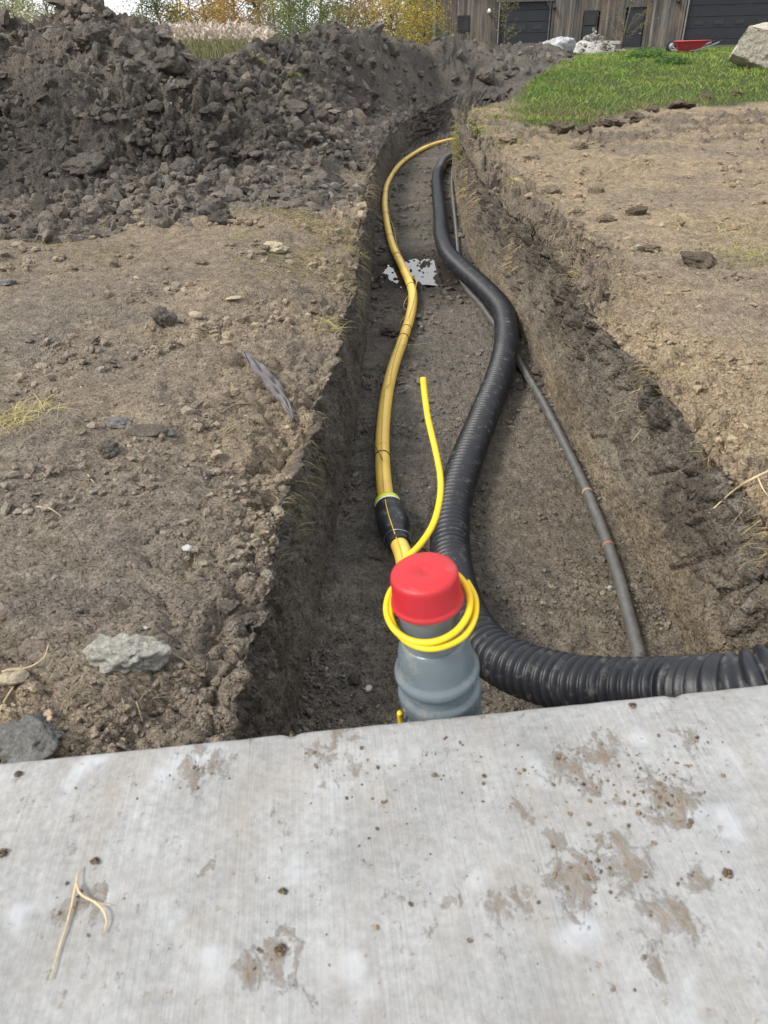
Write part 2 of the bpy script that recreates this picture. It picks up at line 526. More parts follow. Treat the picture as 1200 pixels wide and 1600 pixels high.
    # tyre-like shallow hollow left of the cloth and slumped shoulder
    fm = vis_ & (yv > 10.5) & (yv < 20) & (x < 6)
    fw = sstep(11, 13.2, yv) * (1 - sstep(18, 20, yv)) * (1 - lawn) * ((zone != 4) | (yv > 13.5))
    d += fw * (0.085 * sub_chunks(q, fm, 4.5, 121) + 0.05 * sub_chunks(q, fm, 10, 122) + 0.03 * sub_chunks(q, fm, 22, 123))
    d = d * near * (1 - sstep(30, 60, yv))
    fade_x = 1 - sstep(25, 50, np.abs(x))
    P = P + Nn * (d * fade_x)[:, None]
    # ---- real soil colours
    dark = np.array([0.110, 0.098, 0.086]); grey = np.array([0.225, 0.194, 0.160]); tan = np.array([0.370, 0.292, 0.203])
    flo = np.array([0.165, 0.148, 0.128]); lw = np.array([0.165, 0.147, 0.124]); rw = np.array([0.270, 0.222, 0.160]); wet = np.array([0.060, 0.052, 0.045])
    C = np.zeros((len(P), 3), np.float32)
    t = sstep(-0.35, 0.3, patch + 0.5 * rg)[:, None]
    cl = grey * (1 - t) + (0.55 * tan + 0.45 * grey) * t
    tand = (sstep(2.6, 3.6, yv) * (1 - sstep(4.2, 5.2, yv)))[:, None]
    cl = cl * (1 - 0.45 * tand) + tan * 0.9 * 0.45 * tand
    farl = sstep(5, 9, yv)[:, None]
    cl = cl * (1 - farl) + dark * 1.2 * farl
    tr = sstep(-0.45, 0.15, patch + 0.4 * rg + 0.1)[:, None]
    crr = (0.6 * grey + 0.4 * tan) * (1 - tr) + tan * tr
    bm = np.clip(0.75 * berm + farcl * 0.8, 0, 1)[:, None]
    crr = crr * (1 - bm) + (grey * 0.8) * bm
    lw_ = lawn[:, None]
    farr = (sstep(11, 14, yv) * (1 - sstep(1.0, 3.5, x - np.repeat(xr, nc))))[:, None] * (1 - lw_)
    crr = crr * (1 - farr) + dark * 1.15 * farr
    tf = sstep(-0.3, 0.3, patch + 0.6 * fl)[:, None]
    cf = flo * 0.8 * (1 - tf) + flo * 1.15 * tf
    nearr = (sstep(0.1, 0.6, x) * (1 - sstep(2.2, 3.5, yv)))[:, None]
    cf = cf * (1 - 0.35 * nearr) + rw * 0.95 * 0.35 * nearr
    wetm = (isf * (1 - sstep(0.7, 2.4, pr)))[:, None]
    cf = cf * (1 - wetm) + wet * wetm
    tw = sstep(-0.3, 0.35, rg + 0.4 * patch)[:, None]
    clay = np.array([0.205, 0.182, 0.152])
    mid = (sstep(0.09, 0.20, zz + 0.10 * rg))[:, None]
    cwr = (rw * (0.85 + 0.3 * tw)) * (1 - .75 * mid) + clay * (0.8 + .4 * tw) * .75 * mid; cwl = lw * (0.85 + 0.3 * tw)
    hum = (sstep(0.12, 0.34, pn(P * np.array([6, 6, 4]), 37) + 0.9 * (zz - 0.22)) * isw)[:, None]
    cwr = cwr * (1 - .6 * hum) + np.array([0.075, 0.060, 0.048]) * .6 * hum; cwl = cwl * (1 - .4 * hum) + np.array([0.07, 0.06, 0.05]) * .4 * hum
    top = sstep(0.22, 0.40, zz)[:, None]
    cwr = cwr * (1 - 0.5 * top) + dark * 1.3 * 0.5 * top
    cwl = cwl * (1 - 0.5 * top) + dark * 1.15 * 0.5 * top
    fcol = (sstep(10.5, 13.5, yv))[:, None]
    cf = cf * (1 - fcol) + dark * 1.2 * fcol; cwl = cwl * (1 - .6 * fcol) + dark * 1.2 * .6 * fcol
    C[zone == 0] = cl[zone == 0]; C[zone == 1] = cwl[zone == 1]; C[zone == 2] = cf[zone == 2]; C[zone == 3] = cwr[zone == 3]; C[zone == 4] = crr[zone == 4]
    C = C * (1 - lw_) + np.array([0.075, 0.085, 0.035]) * lw_
    fg = (sstep(26, 34, yv) * isg)[:, None]
    C = C * (1 - fg) + np.array([0.085, 0.088, 0.045]) * fg
    idx = np.arange(nr * nc).reshape(nr, nc)
    F = np.stack([idx[:-1, :-1], idx[:-1, 1:], idx[1:, 1:], idx[1:, :-1]], 2).reshape(-1, 4)
    o = link('ground', mesh_np('ground', P, F, C), M_SOIL)
    o['kind'] = 'structure'
    return P, F, zone, C, nr, nc, Nn

LAWN = [gp(*p) for p in ((800, 192, .5), (905, 198, .52), (960, 176, .57), (1020, 156, .63), (1120, 138, .73), (1230, 122, .82))]
def lawn_mask(x, y):
    """1 where the lawn grows: beyond a ragged line on the right bank"""
    lx = [p.x for p in LAWN]; ly = [p.y for p in LAWN]
    yb = np.interp(x, lx, ly) + 0.5 * pn(np.stack([x * 1.3, y * 0.4, x * 0], 1), 60)
    xb = np.interp(y, [9, 9.6, 14, 20, 23, 30], [1.4, 1.5, 2.25, 3.5, 5.0, 7.0]) + 0.25 * pn(np.stack([y * 0.9, x * 0.2, x * 0], 1), 61)
    return sstep(0, 0.5, y - yb) * sstep(0, 0.5, x - xb) * (1 - sstep(30, 36, y))

GP, GF, GZONE, GCOL, GNR, GNC, GN = build_ground()
_ok = (GP[:, 1] > 0.05) & (GP[:, 1] < 60)
BV = BVHTree.FromPolygons([tuple(v) for v in GP.tolist()], GF[::1].tolist())

def drop(x, y, z0=4.0):
    h = BV.ray_cast(Vector((x, y, z0)), Vector((0, 0, -1)))
    return h[0] if h[0] is not None else Vector((x, y, ZG))

def hit(px, py):
    """where the photo's sight line meets the ground"""
    d = (CR @ Vector(((px - 600) / FPX, -(py - 800) / FPX, -1.0))).normalized()
    h = BV.ray_cast(Vector((0, 0, HC)), d)
    return h[0] if h[0] is not None else gp(px, py, ZG)

# ------------------------------------------------------------------ spoil heap
# crest: photo pixel of the skyline, distance, footprint factor
CREST = [((-260, 40), 6.4, 2.1), ((-120, 34), 6.6, 2.1), ((0, 28), 6.9, 2.0), ((70, 22), 7.0, 1.9), ((130, -8), 7.0, 1.9), ((195, 45), 7.3, 2.1), ((250, 76), 7.8, 2.2), ((360, 97), 8.6, 2.0),
         ((420, 62), 10.5, 1.7), ((500, 44), 12.5, 1.5), ((620, 38), 14.5, 1.35), ((680, 46), 16.0, 1.4), ((720, 62), 16.8, 1.7), ((770, 82), 17.6, 2.0), ((840, 98), 19.5, 2.2), ((880, 110), 20.5, 1.8)]
def build_heap():
    cp = [gy(p[0], p[1], Y) for p, Y, k in CREST]
    ck = [k for _, _, k in CREST]
    az = np.radians(np.linspace(-44, 25, 600))
    r = np.concatenate([3.5 * (9.2 / 3.5) ** np.linspace(0, 1, 340)[:-1], 9.2 * (26 / 9.2) ** np.linspace(0, 1, 190)])
    AZ, RR = np.meshgrid(az, r)
    X = (RR * np.sin(AZ)).ravel(); Y = (RR * np.cos(AZ)).ravel()
    h = np.full(len(X), -1.0)
    base = ground_z(X, Y)
    wob = 0.35 * pn(np.stack([X * 0.7, Y * 0.7, X * 0], 1), 40) + 0.15 * pn(np.stack([X * 2, Y * 2, X * 0], 1), 41)
    for i in range(len(cp) - 1):
        a, b = cp[i], cp[i+1]
        dx, dy = b.x - a.x, b.y - a.y; L2 = dx*dx + dy*dy
        t = np.clip(((X - a.x) * dx + (Y - a.y) * dy) / L2, 0, 1)
        D = np.hypot(X - a.x - dx * t, Y - a.y - dy * t)
        zc = a.z + (b.z - a.z) * t - ZG + 0.02
        kk = ck[i] + (ck[i+1] - ck[i]) * t
        w = np.maximum(zc * kk, 0.4) * (1 + 0.35 * wob * np.clip(D, 0, 1))
        u = D / w
        # sharp-ish crest, straight flank, spread toe
        hh = zc * np.where(u < 0.8, 1 - 1.05 * u - 0.12 * np.exp(-(u / 0.12) ** 2) * 0, 0.16 * np.clip((1.38 - u) / 0.58, 0, 1) ** 1.5)
        h = np.maximum(h, np.where(u < 1.38, hh - 0.05 * sstep(.8, 1.38, u) * (1 + 4 * wob), -1))
    inside = h > -0.02
    xle = xleft(Y) - 0.12
    m = np.clip(h / 0.35, 0, 1)
    P = np.stack([X, Y, base + h], 1)
    q = P * np.array([1, 1, 1.25])
    hm = m > 0.05
    ck_ = 0.055 * sub_chunks(q, hm, 2.3, 111, .12) + 0.046 * sub_chunks(q, hm, 5.2, 112, .10) + 0.034 * sub_chunks(q, hm, 11, 113, .1) + 0.022 * sub_chunks(q, hm, 23, 114, .1)
    lump = ck_ * (0.30 + 1.0 * sstep(-.25, .2, pn(q * 1.1, 54))) + 0.12 * (billow(q, 0.9, 42) - .4) + 0.07 * (billow(q, 2.0, 43) - .4) + 0.045 * (billow(q, 4.1, 44) - .4) + 0.055 * (billow(q, 8.5, 45) - .4) + 0.026 * (billow(q, 18, 46) - .4) + 0.010 * (billow(q, 37, 47) - .4)
    smoothside = sstep(10.5, 12.5, Y) * 0.2
    crest_keep = 1 - 0.0 * m
    dz = lump * (0.38 + 0.62 * m) * (1 - smoothside)
    G_ = P.reshape(len(r), len(az), 3)
    NN = np.cross(np.gradient(G_, axis=1), np.gradient(G_, axis=0)); NN /= np.linalg.norm(NN, axis=2, keepdims=True) + 1e-9
    NN = np.where(NN[:, :, 2:] < 0, -NN, NN)
    for _ in range(8):
        NN[1:-1] = (NN[:-2] + NN[2:] + 2 * NN[1:-1]) / 4; NN[:, 1:-1] = (NN[:, :-2] + NN[:, 2:] + 2 * NN[:, 1:-1]) / 4
    NN = NN.reshape(-1, 3); NN[:, :2] *= 1.1; NN /= np.linalg.norm(NN, axis=1)[:, None] + 1e-9
    P = P + NN * dz[:, None]
    P[:, 0] += (0.05 * pn(q * 3.7, 48) + 0.03 * pn(q * 8, 49)) * m * (1 - smoothside)
    P[:, 1] += (0.05 * pn(q * 3.7, 50) + 0.03 * pn(q * 8, 51)) * m * (1 - smoothside)
    # stay off the trench
    wid = 0.25 + 0.75 * sstep(8, 11, Y)
    off = np.maximum(sstep(0, 1, (xle - X) / wid), sstep(YEND - 0.15, YEND + 1.1, Y))
    P[:, 2] = np.where(inside, P[:, 2], base - 0.12)
    P[:, 2] = base - 0.12 + (P[:, 2] - base + 0.12) * np.clip(off, 0, 1)
    n1 = pn(q * 0.8, 52); n2 = pn(q * 2.7, 53)
    dark = np.array([0.098, 0.087, 0.077]); mid = np.array([0.172, 0.152, 0.131])
    t = sstep(-0.2, 0.45, n1 + 0.6 * n2)[:, None]
    C = dark * (1 - t) + mid * t
    C = C * (1 - 0.4 * sstep(10.5, 13, Y)[:, None]) + np.array([0.160, 0.145, 0.128]) * 0.4 * sstep(10.5, 13, Y)[:, None]
    mt = sstep(0.02, 0.22, h + 0.12 * n2)[:, None] * 1.0
    near_ = (1 - sstep(8, 10, Y))[:, None]
    C = C * (1 - (1 - mt) * near_) + np.array([0.215, 0.190, 0.162]) * ((1 - mt) * near_)
    nr, nc = len(r), len(az)
    idx = np.arange(nr * nc).reshape(nr, nc)
    F = np.stack([idx[:-1, :-1], idx[:-1, 1:], idx[1:, 1:], idx[1:, :-1]], 2).reshape(-1, 4)
    keep = (inside & (off > 0.01))[F].any(1)
    F = F[keep]
    used = np.unique(F); remap = -np.ones(len(P), int); remap[used] = np.arange(len(used))
    P2, C2, F2 = P[used], C[used], remap[F]
    o = link('spoil_heap', mesh_np('spoil_heap', P2, F2, C2), M_SOIL)
    tag(o, 'long dark heap of dug soil piled along the left of the trench', 'dirt pile')
    return P2, F2, C2
HP, HF, HCOL = build_heap()
HBV = BVHTree.FromPolygons([tuple(v) for v in HP.tolist()], HF.tolist())
def hit_any(px, py):
    d = (CR @ Vector(((px - 600) / FPX, -(py - 800) / FPX, -1.0))).normalized()
    o = Vector((0, 0, HC))
    a = BV.ray_cast(o, d); b = HBV.ray_cast(o, d)
    c = [h for h in (a, b) if h[0] is not None]
    return min(c, key=lambda h: h[3])[0] if c else gp(px, py, ZG)

# ------------------------------------------------------------------ stones and clods
def ico(sub):
    import bmesh
    bm = bmesh.new(); bmesh.ops.create_icosphere(bm, subdivisions=sub, radius=1.0)
    V = np.array([v.co[:] for v in bm.verts]); F = np.array([[v.index for v in f.verts] for f in bm.faces])
    bm.free()
    return V, F
ICO1, ICO2, ICO4 = ico(1), ico(2), ico(5)
def lump_shape(V, seed, amp=0.35, flat=0.75, cuts=6, fine=0.0):
    r = np.random.default_rng(seed)
    n = V / np.linalg.norm(V, axis=1)[:, None]
    d = 1 + amp * pn(n * 1.3 + seed * 3.1, seed) + amp * 0.6 * pn(n * 2.9 + seed, seed + 5)
    W = n * d[:, None]
    for _ in range(cuts):
        a = r.normal(size=3); a /= np.linalg.norm(a); h = r.uniform(0.48, 0.85)
        s = W @ a - h
        W = W - np.outer(np.clip(s, 0, None) * 0.95, a)
    if fine:
        W = W + n * (fine * (pn(W * 6, seed + 9) + 0.6 * pn(W * 13, seed + 10) + 0.4 * pn(W * 27, seed + 11)))[:, None]
    return W * np.array([1, r.uniform(0.7, 1.0), flat])

SH1 = [lump_shape(ICO1[0], s, 0.7, 0.75, 6) for s in range(12)]
SH2 = [lump_shape(ICO2[0], s + 50, 0.8, 0.78, 8, 0.15) for s in range(16)]

def scatter_mesh(name, pos, size, cols, shapes, F, sink=0.25, zero=None):
    n = len(pos); nv = len(shapes[0])
    V = np.zeros((n, nv, 3), np.float32)
    S = np.array(shapes)
    vi = rng.integers(0, len(S), n)
    a = rng.uniform(0, 2 * np.pi, n); tx = rng.normal(0, 0.5, n)
    ca, sa, ct, st = np.cos(a), np.sin(a), np.cos(tx), np.sin(tx)
    B = S[vi] * rng.uniform(0.6, 1.35, (n, 1, 3)).astype(np.float32)
    y1 = B[:, :, 1] * ct[:, None] - B[:, :, 2] * st[:, None]; z1 = B[:, :, 1] * st[:, None] + B[:, :, 2] * ct[:, None]
    V[:, :, 0] = B[:, :, 0] * ca[:, None] - y1 * sa[:, None]
    V[:, :, 1] = B[:, :, 0] * sa[:, None] + y1 * ca[:, None]
    V[:, :, 2] = z1
    V *= size[:, None, None]
    V[:, :, 2] += (size * sink)[:, None]
    V += np.asarray(pos)[:, None, :]
    FF = (F[None, :, :] + (np.arange(n) * nv)[:, None, None]).reshape(-1, F.shape[1])
    C = np.repeat(np.asarray(cols)[:, None, :], nv, 1).reshape(-1, 3)
    return mesh_np(name, V.reshape(-1, 3), FF, C, smooth=False)

def pick(mask, n, w=None):
    ii = np.nonzero(mask)[0]
    if w is not None:
        p = w[ii]; p = p / p.sum()
        return rng.choice(ii, n, p=p)
    return rng.choice(ii, n)

gx, gyv = GP[:, 0], GP[:, 1]
vis = (gyv > 0.5) & (gyv < 24) & (np.abs(gx) < 0.9 + 0.72 * gyv)
clump = np.clip(0.15 + 1.6 * (pn(GP * 2.4, 70) + 0.6 * pn(GP * 6, 71)), 0.02, None) ** 1.5
lawnG = lawn_mask(gx, gyv)
def crumbs(name, mask, n, dens, smin, smax, pw, F, shapes, tint, jit=0.25):
    i = pick(mask, n, dens)
    u = rng.random(n)
    px = np.hypot(gyv[i], 1.0)
    s = smin * (smax / smin) ** (u ** pw) * np.clip(px / 1.6, 0.75, 3.2)
    c = GCOL[i] * tint * rng.uniform(1 - jit, 1 + jit, n)[:, None] * (1 + rng.normal(0, 0.010, (n, 3)))
    pale = rng.random(n) < 0.035
    c[pale] = np.array([0.32, 0.30, 0.27]) * rng.uniform(0.7, 1.2, pale.sum())[:, None]
    pos = GP[i] + rng.normal(0, 0.004, (n, 3)) * np.array([1, 1, 0])
    o = link(name, scatter_mesh(name, pos, s, c, shapes, F), M_CLOD)
    return o
tag(crumbs('gravel', vis & (GZONE == 0), 7500, clump, 0.0024, 0.017, 2.3, ICO1[1], SH1, 1.12), 'loose soil crumbs and gravel strewn over the left bank', 'gravel', kind='stuff')
tag(crumbs('gravel', vis & (GZONE == 2) & (gyv < 12), 5200, clump, 0.002, 0.010, 2.4, ICO1[1], SH1, 1.1), 'loose soil crumbs and gravel on the trench floor', 'gravel', kind='stuff')
tag(crumbs('gravel', vis & (GZONE == 4) & (lawnG < 0.3), 5500, clump, 0.002, 0.012, 2.6, ICO1[1], SH1, 1.0), 'loose soil crumbs and gravel strewn over the right bank', 'gravel', kind='stuff')
# foot of each wall
xlg, xrg = xleft(gyv), xright(gyv)
foot = np.exp(-np.minimum(np.abs(gx - xlg), np.abs(gx - xrg)) / 0.06)
tag(crumbs('gravel', vis & (GZONE == 2) & (gyv < 12), 1500, foot * clump, 0.003, 0.013, 2.0, ICO1[1], SH1, 1.0), 'crumbs fallen to the foot of the trench walls', 'gravel', kind='stuff')

# middling clods on the heap
hv = (np.abs(HP[:, 0]) < 0.9 + 0.75 * HP[:, 1]) & (HP[:, 1] < 19)
hcl = np.clip(0.15 + 1.6 * (pn(HP * 1.6, 72) + 0.6 * pn(HP * 4, 73)), 0.02, None) ** 1.5
NCL = 7200
hi = pick(hv, NCL, hcl + .35)
hs = 0.014 * (0.085 / 0.014) ** (rng.random(NCL) ** 2.0) * np.clip(HP[hi, 1] / 7, 0.8, 1.8)
hc = np.minimum(HCOL[hi], np.array([.17, .15, .13])) * rng.uniform(0.75, 1.25, NCL)[:, None]
big_ = np.argsort(-hs)[:3600]; sml_ = np.argsort(-hs)[3600:]
tag(link('soil_crumbs', scatter_mesh('soil_crumbs', HP[hi][big_], hs[big_], hc[big_], SH2, ICO2[1], 0.2), M_CLOD), 'countless dark crumbs of soil covering the spoil heap', 'soil', kind='stuff')
tag(link('soil_crumbs', scatter_mesh('soil_crumbs', HP[hi][sml_], hs[sml_], hc[sml_], SH1, ICO1[1], 0.2), M_CLOD), 'fine soil crumbs between the lumps of the spoil heap', 'soil', kind='stuff')
# ------------------------------------------------------------------ concrete slab in front of the camera
ZS = 0.58
SE0, SE1 = gp(0, 1189, ZS), gp(1200, 1066, ZS)
SDIR = (SE1 - SE0).normalized(); SNRM = Vector((-SDIR.y, SDIR.x, 0))       # SNRM points away from the camera, over the trench
def slab_mat():
    m, nt, N, L, P = node_mat('brushed_concrete')
    co = objco(nt)
    brush = noise(nt, mapping(nt, co, (320, 5, 5)), 1.0, 4, 0.7)
    brush2 = noise(nt, mapping(nt, co, (900, 14, 9)), 1.0, 2, 0.6)
    c = mix(nt, ramp(nt, noise(nt, co, 7, 5, 0.6), [(0.3, 0.0), (0.7, 1.0)]), (0.245, 0.244, 0.240), (0.350, 0.350, 0.350))
    c = mix(nt, 0.8, c, ramp(nt, brush, [(0.25, 0.84), (0.75, 1.14)]), 'MULTIPLY')
    c = mix(nt, 1.0, c, ramp(nt, noise(nt, co, 95, 5, 0.75), [(0.3, 0.80), (0.7, 1.18)]), 'MULTIPLY')
    c = mix(nt, 1.0, c, ramp(nt, noise(nt, co, 24, 4, 0.65), [(0.3, 0.93), (0.7, 1.06)]), 'MULTIPLY')
    c = mix(nt, 0.8, c, ramp(nt, brush2, [(0.25, 0.9), (0.75, 1.1)]), 'MULTIPLY')
    # pale bloom
    c = mix(nt, ramp(nt, noise(nt, co, 13, 3, 0.5), [(0.58, 0.0), (0.76, 0.75)]), c, (0.46, 0.48, 0.51))
    # thin tan film of trodden mud
    c = mix(nt, ramp(nt, noise(nt, mapping(nt, co, (9, 5, 5)), 1.0, 7, 0.72), [(0.48, 0.0), (0.74, 0.42)]), c, (0.25, 0.20, 0.145))
    # smeared mud in clusters
    spots = [(900, 1375, .055, 1), (965, 1345, .05, 1), (1050, 1420, .05, .9), (1040, 1250, .06, 1), (905, 1195, .05, .9), (1075, 1155, .04, .8), (870, 1310, .035, .8), (775, 1410, .04, .7),
             (320, 1210, .04, .9), (300, 1195, .03, .9), (510, 1190, .035, .8), (430, 1485, .035, .9), (410, 1520, .03, .8), (120, 1420, .035, .9), (660, 1400, .04, .6), (530, 1150, .03, .8), (1100, 1360, .035, .9), (700, 1185, .04, .6), (940, 1170, .05, .8), (1000, 1490, .04, .6), (830, 1280, .03, .8)]
    tot = None
    w1 = N.new('ShaderNodeTexNoise'); w1.inputs['Scale'].default_value = 17; w1.inputs['Detail'].default_value = 4; L.new(co, w1.inputs['Vector'])
    w2 = N.new('ShaderNodeVectorMath'); w2.operation = 'MULTIPLY_ADD'; L.new(w1.outputs['Color'], w2.inputs[0]); w2.inputs[1].default_value = (.11, .09, 0); w2.inputs[2].default_value = (-.055, -.045, 0)
    w3 = N.new('ShaderNodeVectorMath'); w3.operation = 'ADD'; L.new(co, w3.inputs[0]); L.new(w2.outputs[0], w3.inputs[1]); wco = w3.outputs[0]
    W2L = SLAB_M.inverted()
    for px, py, rad, st in spots:
        w = W2L @ gp(px, py, ZS)
        vd = N.new('ShaderNodeVectorMath'); vd.operation = 'DISTANCE'; L.new(wco, vd.inputs[0]); vd.inputs[1].default_value = w
        mr = N.new('ShaderNodeMapRange'); mr.inputs[1].default_value = 0; mr.inputs[2].default_value = rad; mr.inputs[3].default_value = st; mr.inputs[4].default_value = 0
        L.new(vd.outputs['Value'], mr.inputs[0])
        if tot is None: tot = mr.outputs[0]
        else:
            ad = N.new('ShaderNodeMath'); ad.operation = 'MAXIMUM'; L.new(tot, ad.inputs[0]); L.new(mr.outputs[0], ad.inputs[1]); tot = ad.outputs[0]
    nz = noise(nt, mapping(nt, co, (1.25, 0.8, 1), (0, 0, 0.5)), 34, 8, 0.74, 0.6)
    ad = N.new('ShaderNodeMath'); ad.operation = 'MULTIPLY_ADD'; L.new(tot, ad.inputs[0]); ad.inputs[1].default_value = 0.27; L.new(nz, ad.inputs[2])
    a2 = N.new('ShaderNodeMath'); a2.operation = 'MULTIPLY_ADD'; L.new(noise(nt, co, 210, 3, 0.7), a2.inputs[0]); a2.inputs[1].default_value = 0.20; L.new(ad.outputs[0], a2.inputs[2])
    a3 = N.new('ShaderNodeMath'); a3.operation = 'SUBTRACT'; L.new(a2.outputs[0], a3.inputs[0]); a3.inputs[1].default_value = 0.10
    f = ramp(nt, a3.outputs[0], [(0.62, 0.0), (0.70, 0.5), (0.82, 0.92)])
    c = mix(nt, f, c, mix(nt, noise(nt, co, 120, 3), (0.115, 0.082, 0.052), (0.25, 0.188, 0.122)))
    # specks
    dn = N.new('ShaderNodeTexNoise'); dn.inputs['Scale'].default_value = 230; dn.inputs['Detail'].default_value = 3; L.new(co, dn.inputs['Vector'])
    ds = N.new('ShaderNodeVectorMath'); ds.operation = 'SCALE'; ds.inputs[3].default_value = 0.012; L.new(dn.outputs['Color'], ds.inputs[0])
    da = N.new('ShaderNodeVectorMath'); da.operation = 'ADD'; L.new(co, da.inputs[0]); L.new(ds.outputs[0], da.inputs[1])
    vo = N.new('ShaderNodeTexVoronoi'); vo.inputs['Scale'].default_value = 80; L.new(da.outputs[0], vo.inputs['Vector'])
    se = N.new('ShaderNodeSeparateColor'); L.new(vo.outputs['Color'], se.inputs[0])
    rad = N.new('ShaderNodeMath'); rad.operation = 'MULTIPLY'; L.new(se.outputs[1], rad.inputs[0]); rad.inputs[1].default_value = 0.24
    lt = N.new('ShaderNodeMath'); lt.operation = 'LESS_THAN'; L.new(vo.outputs['Distance'], lt.inputs[0]); L.new(rad.outputs[0], lt.inputs[1])
    s2 = N.new('ShaderNodeMath'); s2.operation = 'GREATER_THAN'; L.new(se.outputs[0], s2.inputs[0]); s2.inputs[1].default_value = 0.70
    mu = N.new('ShaderNodeMath'); mu.operation = 'MULTIPLY'; L.new(lt.outputs[0], mu.inputs[0]); L.new(s2.outputs[0], mu.inputs[1])
    mu2 = N.new('ShaderNodeMath'); mu2.operation = 'MULTIPLY'; L.new(mu.outputs[0], mu2.inputs[0]); mu2.inputs[1].default_value = 0.55
    c = mix(nt, mu2.outputs[0], c, (0.19, 0.145, 0.10))
    L.new(c, P.inputs['Base Color'])
    P.inputs['Roughness'].default_value = 0.75; P.inputs['Specular IOR Level'].default_value = 0.3
    b = bump(nt, brush, 0.0012, 0.8)
    b = bump(nt, noise(nt, co, 90, 5, 0.7), 0.0015, 0.7, b)
    b = bump(nt, f, 0.002, 0.8, b)
    L.new(b, P.inputs['Normal'])
    return m
SLAB_M = Matrix.Translation(SE0) @ Matrix(((SDIR.x, SNRM.x, 0), (SDIR.y, SNRM.y, 0), (0, 0, 1))).to_4x4()
def build_slab():
    u = np.concatenate([[-4, -2.5, -1.2], np.linspace(-0.6, 1.8, 900), [2.6, 3.8, 5.2]])
    # section from the back underside over the top to the front foot: (offset along normal, height)
    sec = [(-2.6, -0.72), (-2.6, 0.0), (-1.0, 0.0), (-0.3, 0.0), (-0.1, 0.0), (-0.03, 0.0), (-0.012, 0.0), (-0.006, -0.0008), (-0.0025, -0.003), (-0.0005, -0.007), (0, -0.014), (0, -0.06), (0, -0.25), (0, -0.72)]
    n = len(sec); V = []
    chip = 0.0012 * pn(np.stack([u * 28, u * 0, u * 0], 1), 81) + 0.0030 * np.clip(pn(np.stack([u * 23, u * 0 + 4, u * 0], 1), 82) - 0.22, 0, 1) * 4
    wav = 0.002 * pn(np.stack([u * 3, u * 0 + 7, u * 0], 1), 83)
    for i, uu in enumerate(u):
        for k, (a, h) in enumerate(sec):
            e = 1.0 if 5 <= k <= 11 else 0.0
            V.append((uu, a + e * (wav[i] - max(chip[i], -0.001) * (k >= 6)), h - (max(chip[i], 0) * 0.6 if 7 <= k <= 9 else 0)))
    idx = np.arange(len(u) * n).reshape(len(u), n)
    F = np.stack([idx[:-1, :-1], idx[:-1, 1:], idx[1:, 1:], idx[1:, :-1]], 2).reshape(-1, 4)[:, ::-1]
    me = mesh_np('concrete_slab', V, F, None, True)
    o = link('concrete_slab', me, slab_mat())
    o.matrix_world = SLAB_M
    tag(o, 'pale brushed concrete slab with mud stains in the foreground', 'slab')
    return o
SLAB = build_slab()

# crumbs and dried root lying on the slab
cp_, cs_ = [], []
for px, py, n, sp in ((905, 1195, 26, 28), (1030, 1245, 130, 36), (1000, 1215, 60, 40), (930, 1360, 50, 26), (640, 1190, 50, 90), (850, 1200, 60, 60), (310, 1205, 34, 24), (1080, 1165, 18, 22), (700, 1180, 24, 70), (1100, 1360, 12, 30), (520, 1180, 14, 30), (420, 1490, 14, 26), (120, 1400, 10, 30), (760, 1320, 30, 160), (300, 1350, 16, 160), (1000, 1300, 40, 120), (560, 1420, 18, 150)):
    for _ in range(n):
        x, y = random.gauss(px, sp), random.gauss(py, sp * 0.8)
        if y > 1592 or y < 1200 - x * 0.104 + 22: continue
        p = gp(x, y, ZS); cp_.append(p[:]); cs_.append(0.0007 * (5.5 ** (random.random() ** 2.0)))
n_ = len(cp_)
tag(link('dirt_crumbs', scatter_mesh('dirt_crumbs', np.array(cp_), np.array(cs_), np.array([0.19, 0.148, 0.105]) * rng.uniform(0.6, 1.5, n_)[:, None], SH1, ICO1[1], 0.3), M_CLOD), 'small brown crumbs of dirt scattered on the concrete slab', 'dirt', kind='stuff')
for px, py, s, lab in ((149, 1346, 0.0062, 'brown soil crumb beside the dried root on the slab'), (1138, 1366, 0.006, 'dark crumb alone near the right edge of the slab'), (442, 1394, 0.005, 'dark elongated crumb near the middle of the slab'), (988, 1103, 0.0055, 'brown crumb near the slab edge by the corrugated pipe'), (4, 1334, 0.006, 'dark crumb at the far left edge of the slab'), (437, 1486, 0.0065, 'brown mud crumb low in the middle of the slab'), (30, 1210, 0.005, 'tan crumb near the left end of the slab edge'), (456, 1147, 0.004, 'small brown crumb on the slab edge left of the grey riser')):
    W = lump_shape(ico(3)[0], int(px), 0.9, 0.55, 6, .25) * s
    o = link('soil_crumb', mesh_np('soil_crumb', W, ico(3)[1], np.tile([0.16, 0.125, 0.09], (len(W), 1))), M_CLOD)
    o.location = gp(px, py, ZS) + Vector((0, 0, s * 0.35))
    tag(o, lab, 'crumb', 'larger crumbs lying on the slab')
M_ROOT = plain_mat('dry_root', (0.55, 0.43, 0.26), 0.8, 0.3, 60, 0.001, 300)
def slab_line(pts, r0, r1, h=0.003):
    P_ = catmull([gp(x, y, ZS) + Vector((0, 0, h + hz)) for x, y, hz in pts], 6)
    return P_, [r0 + (r1 - r0) * i / (len(P_) - 1) for i in range(len(P_))]
m = MB()
for pts, r0, r1 in (([(122, 1385, .004), (118, 1400, .002), (108, 1440, .001), (95, 1480, 0), (81, 1532, 0)], .0017, .0006), ([(122, 1385, .004), (128, 1402, .005), (145, 1412, .004), (158, 1416, .003), (176, 1417, .0)], .0015, .0006), ([(150, 1414, .004), (164, 1428, .004), (168, 1444, .002), (164, 1460, 0)], .0014, .0007), ([(122, 1385, .004), (123, 1372, .003), (128, 1355, 0)], .0012, .0005)):
    a, b = slab_line(pts, r0, r1)
    m.tube(a, b, 6)
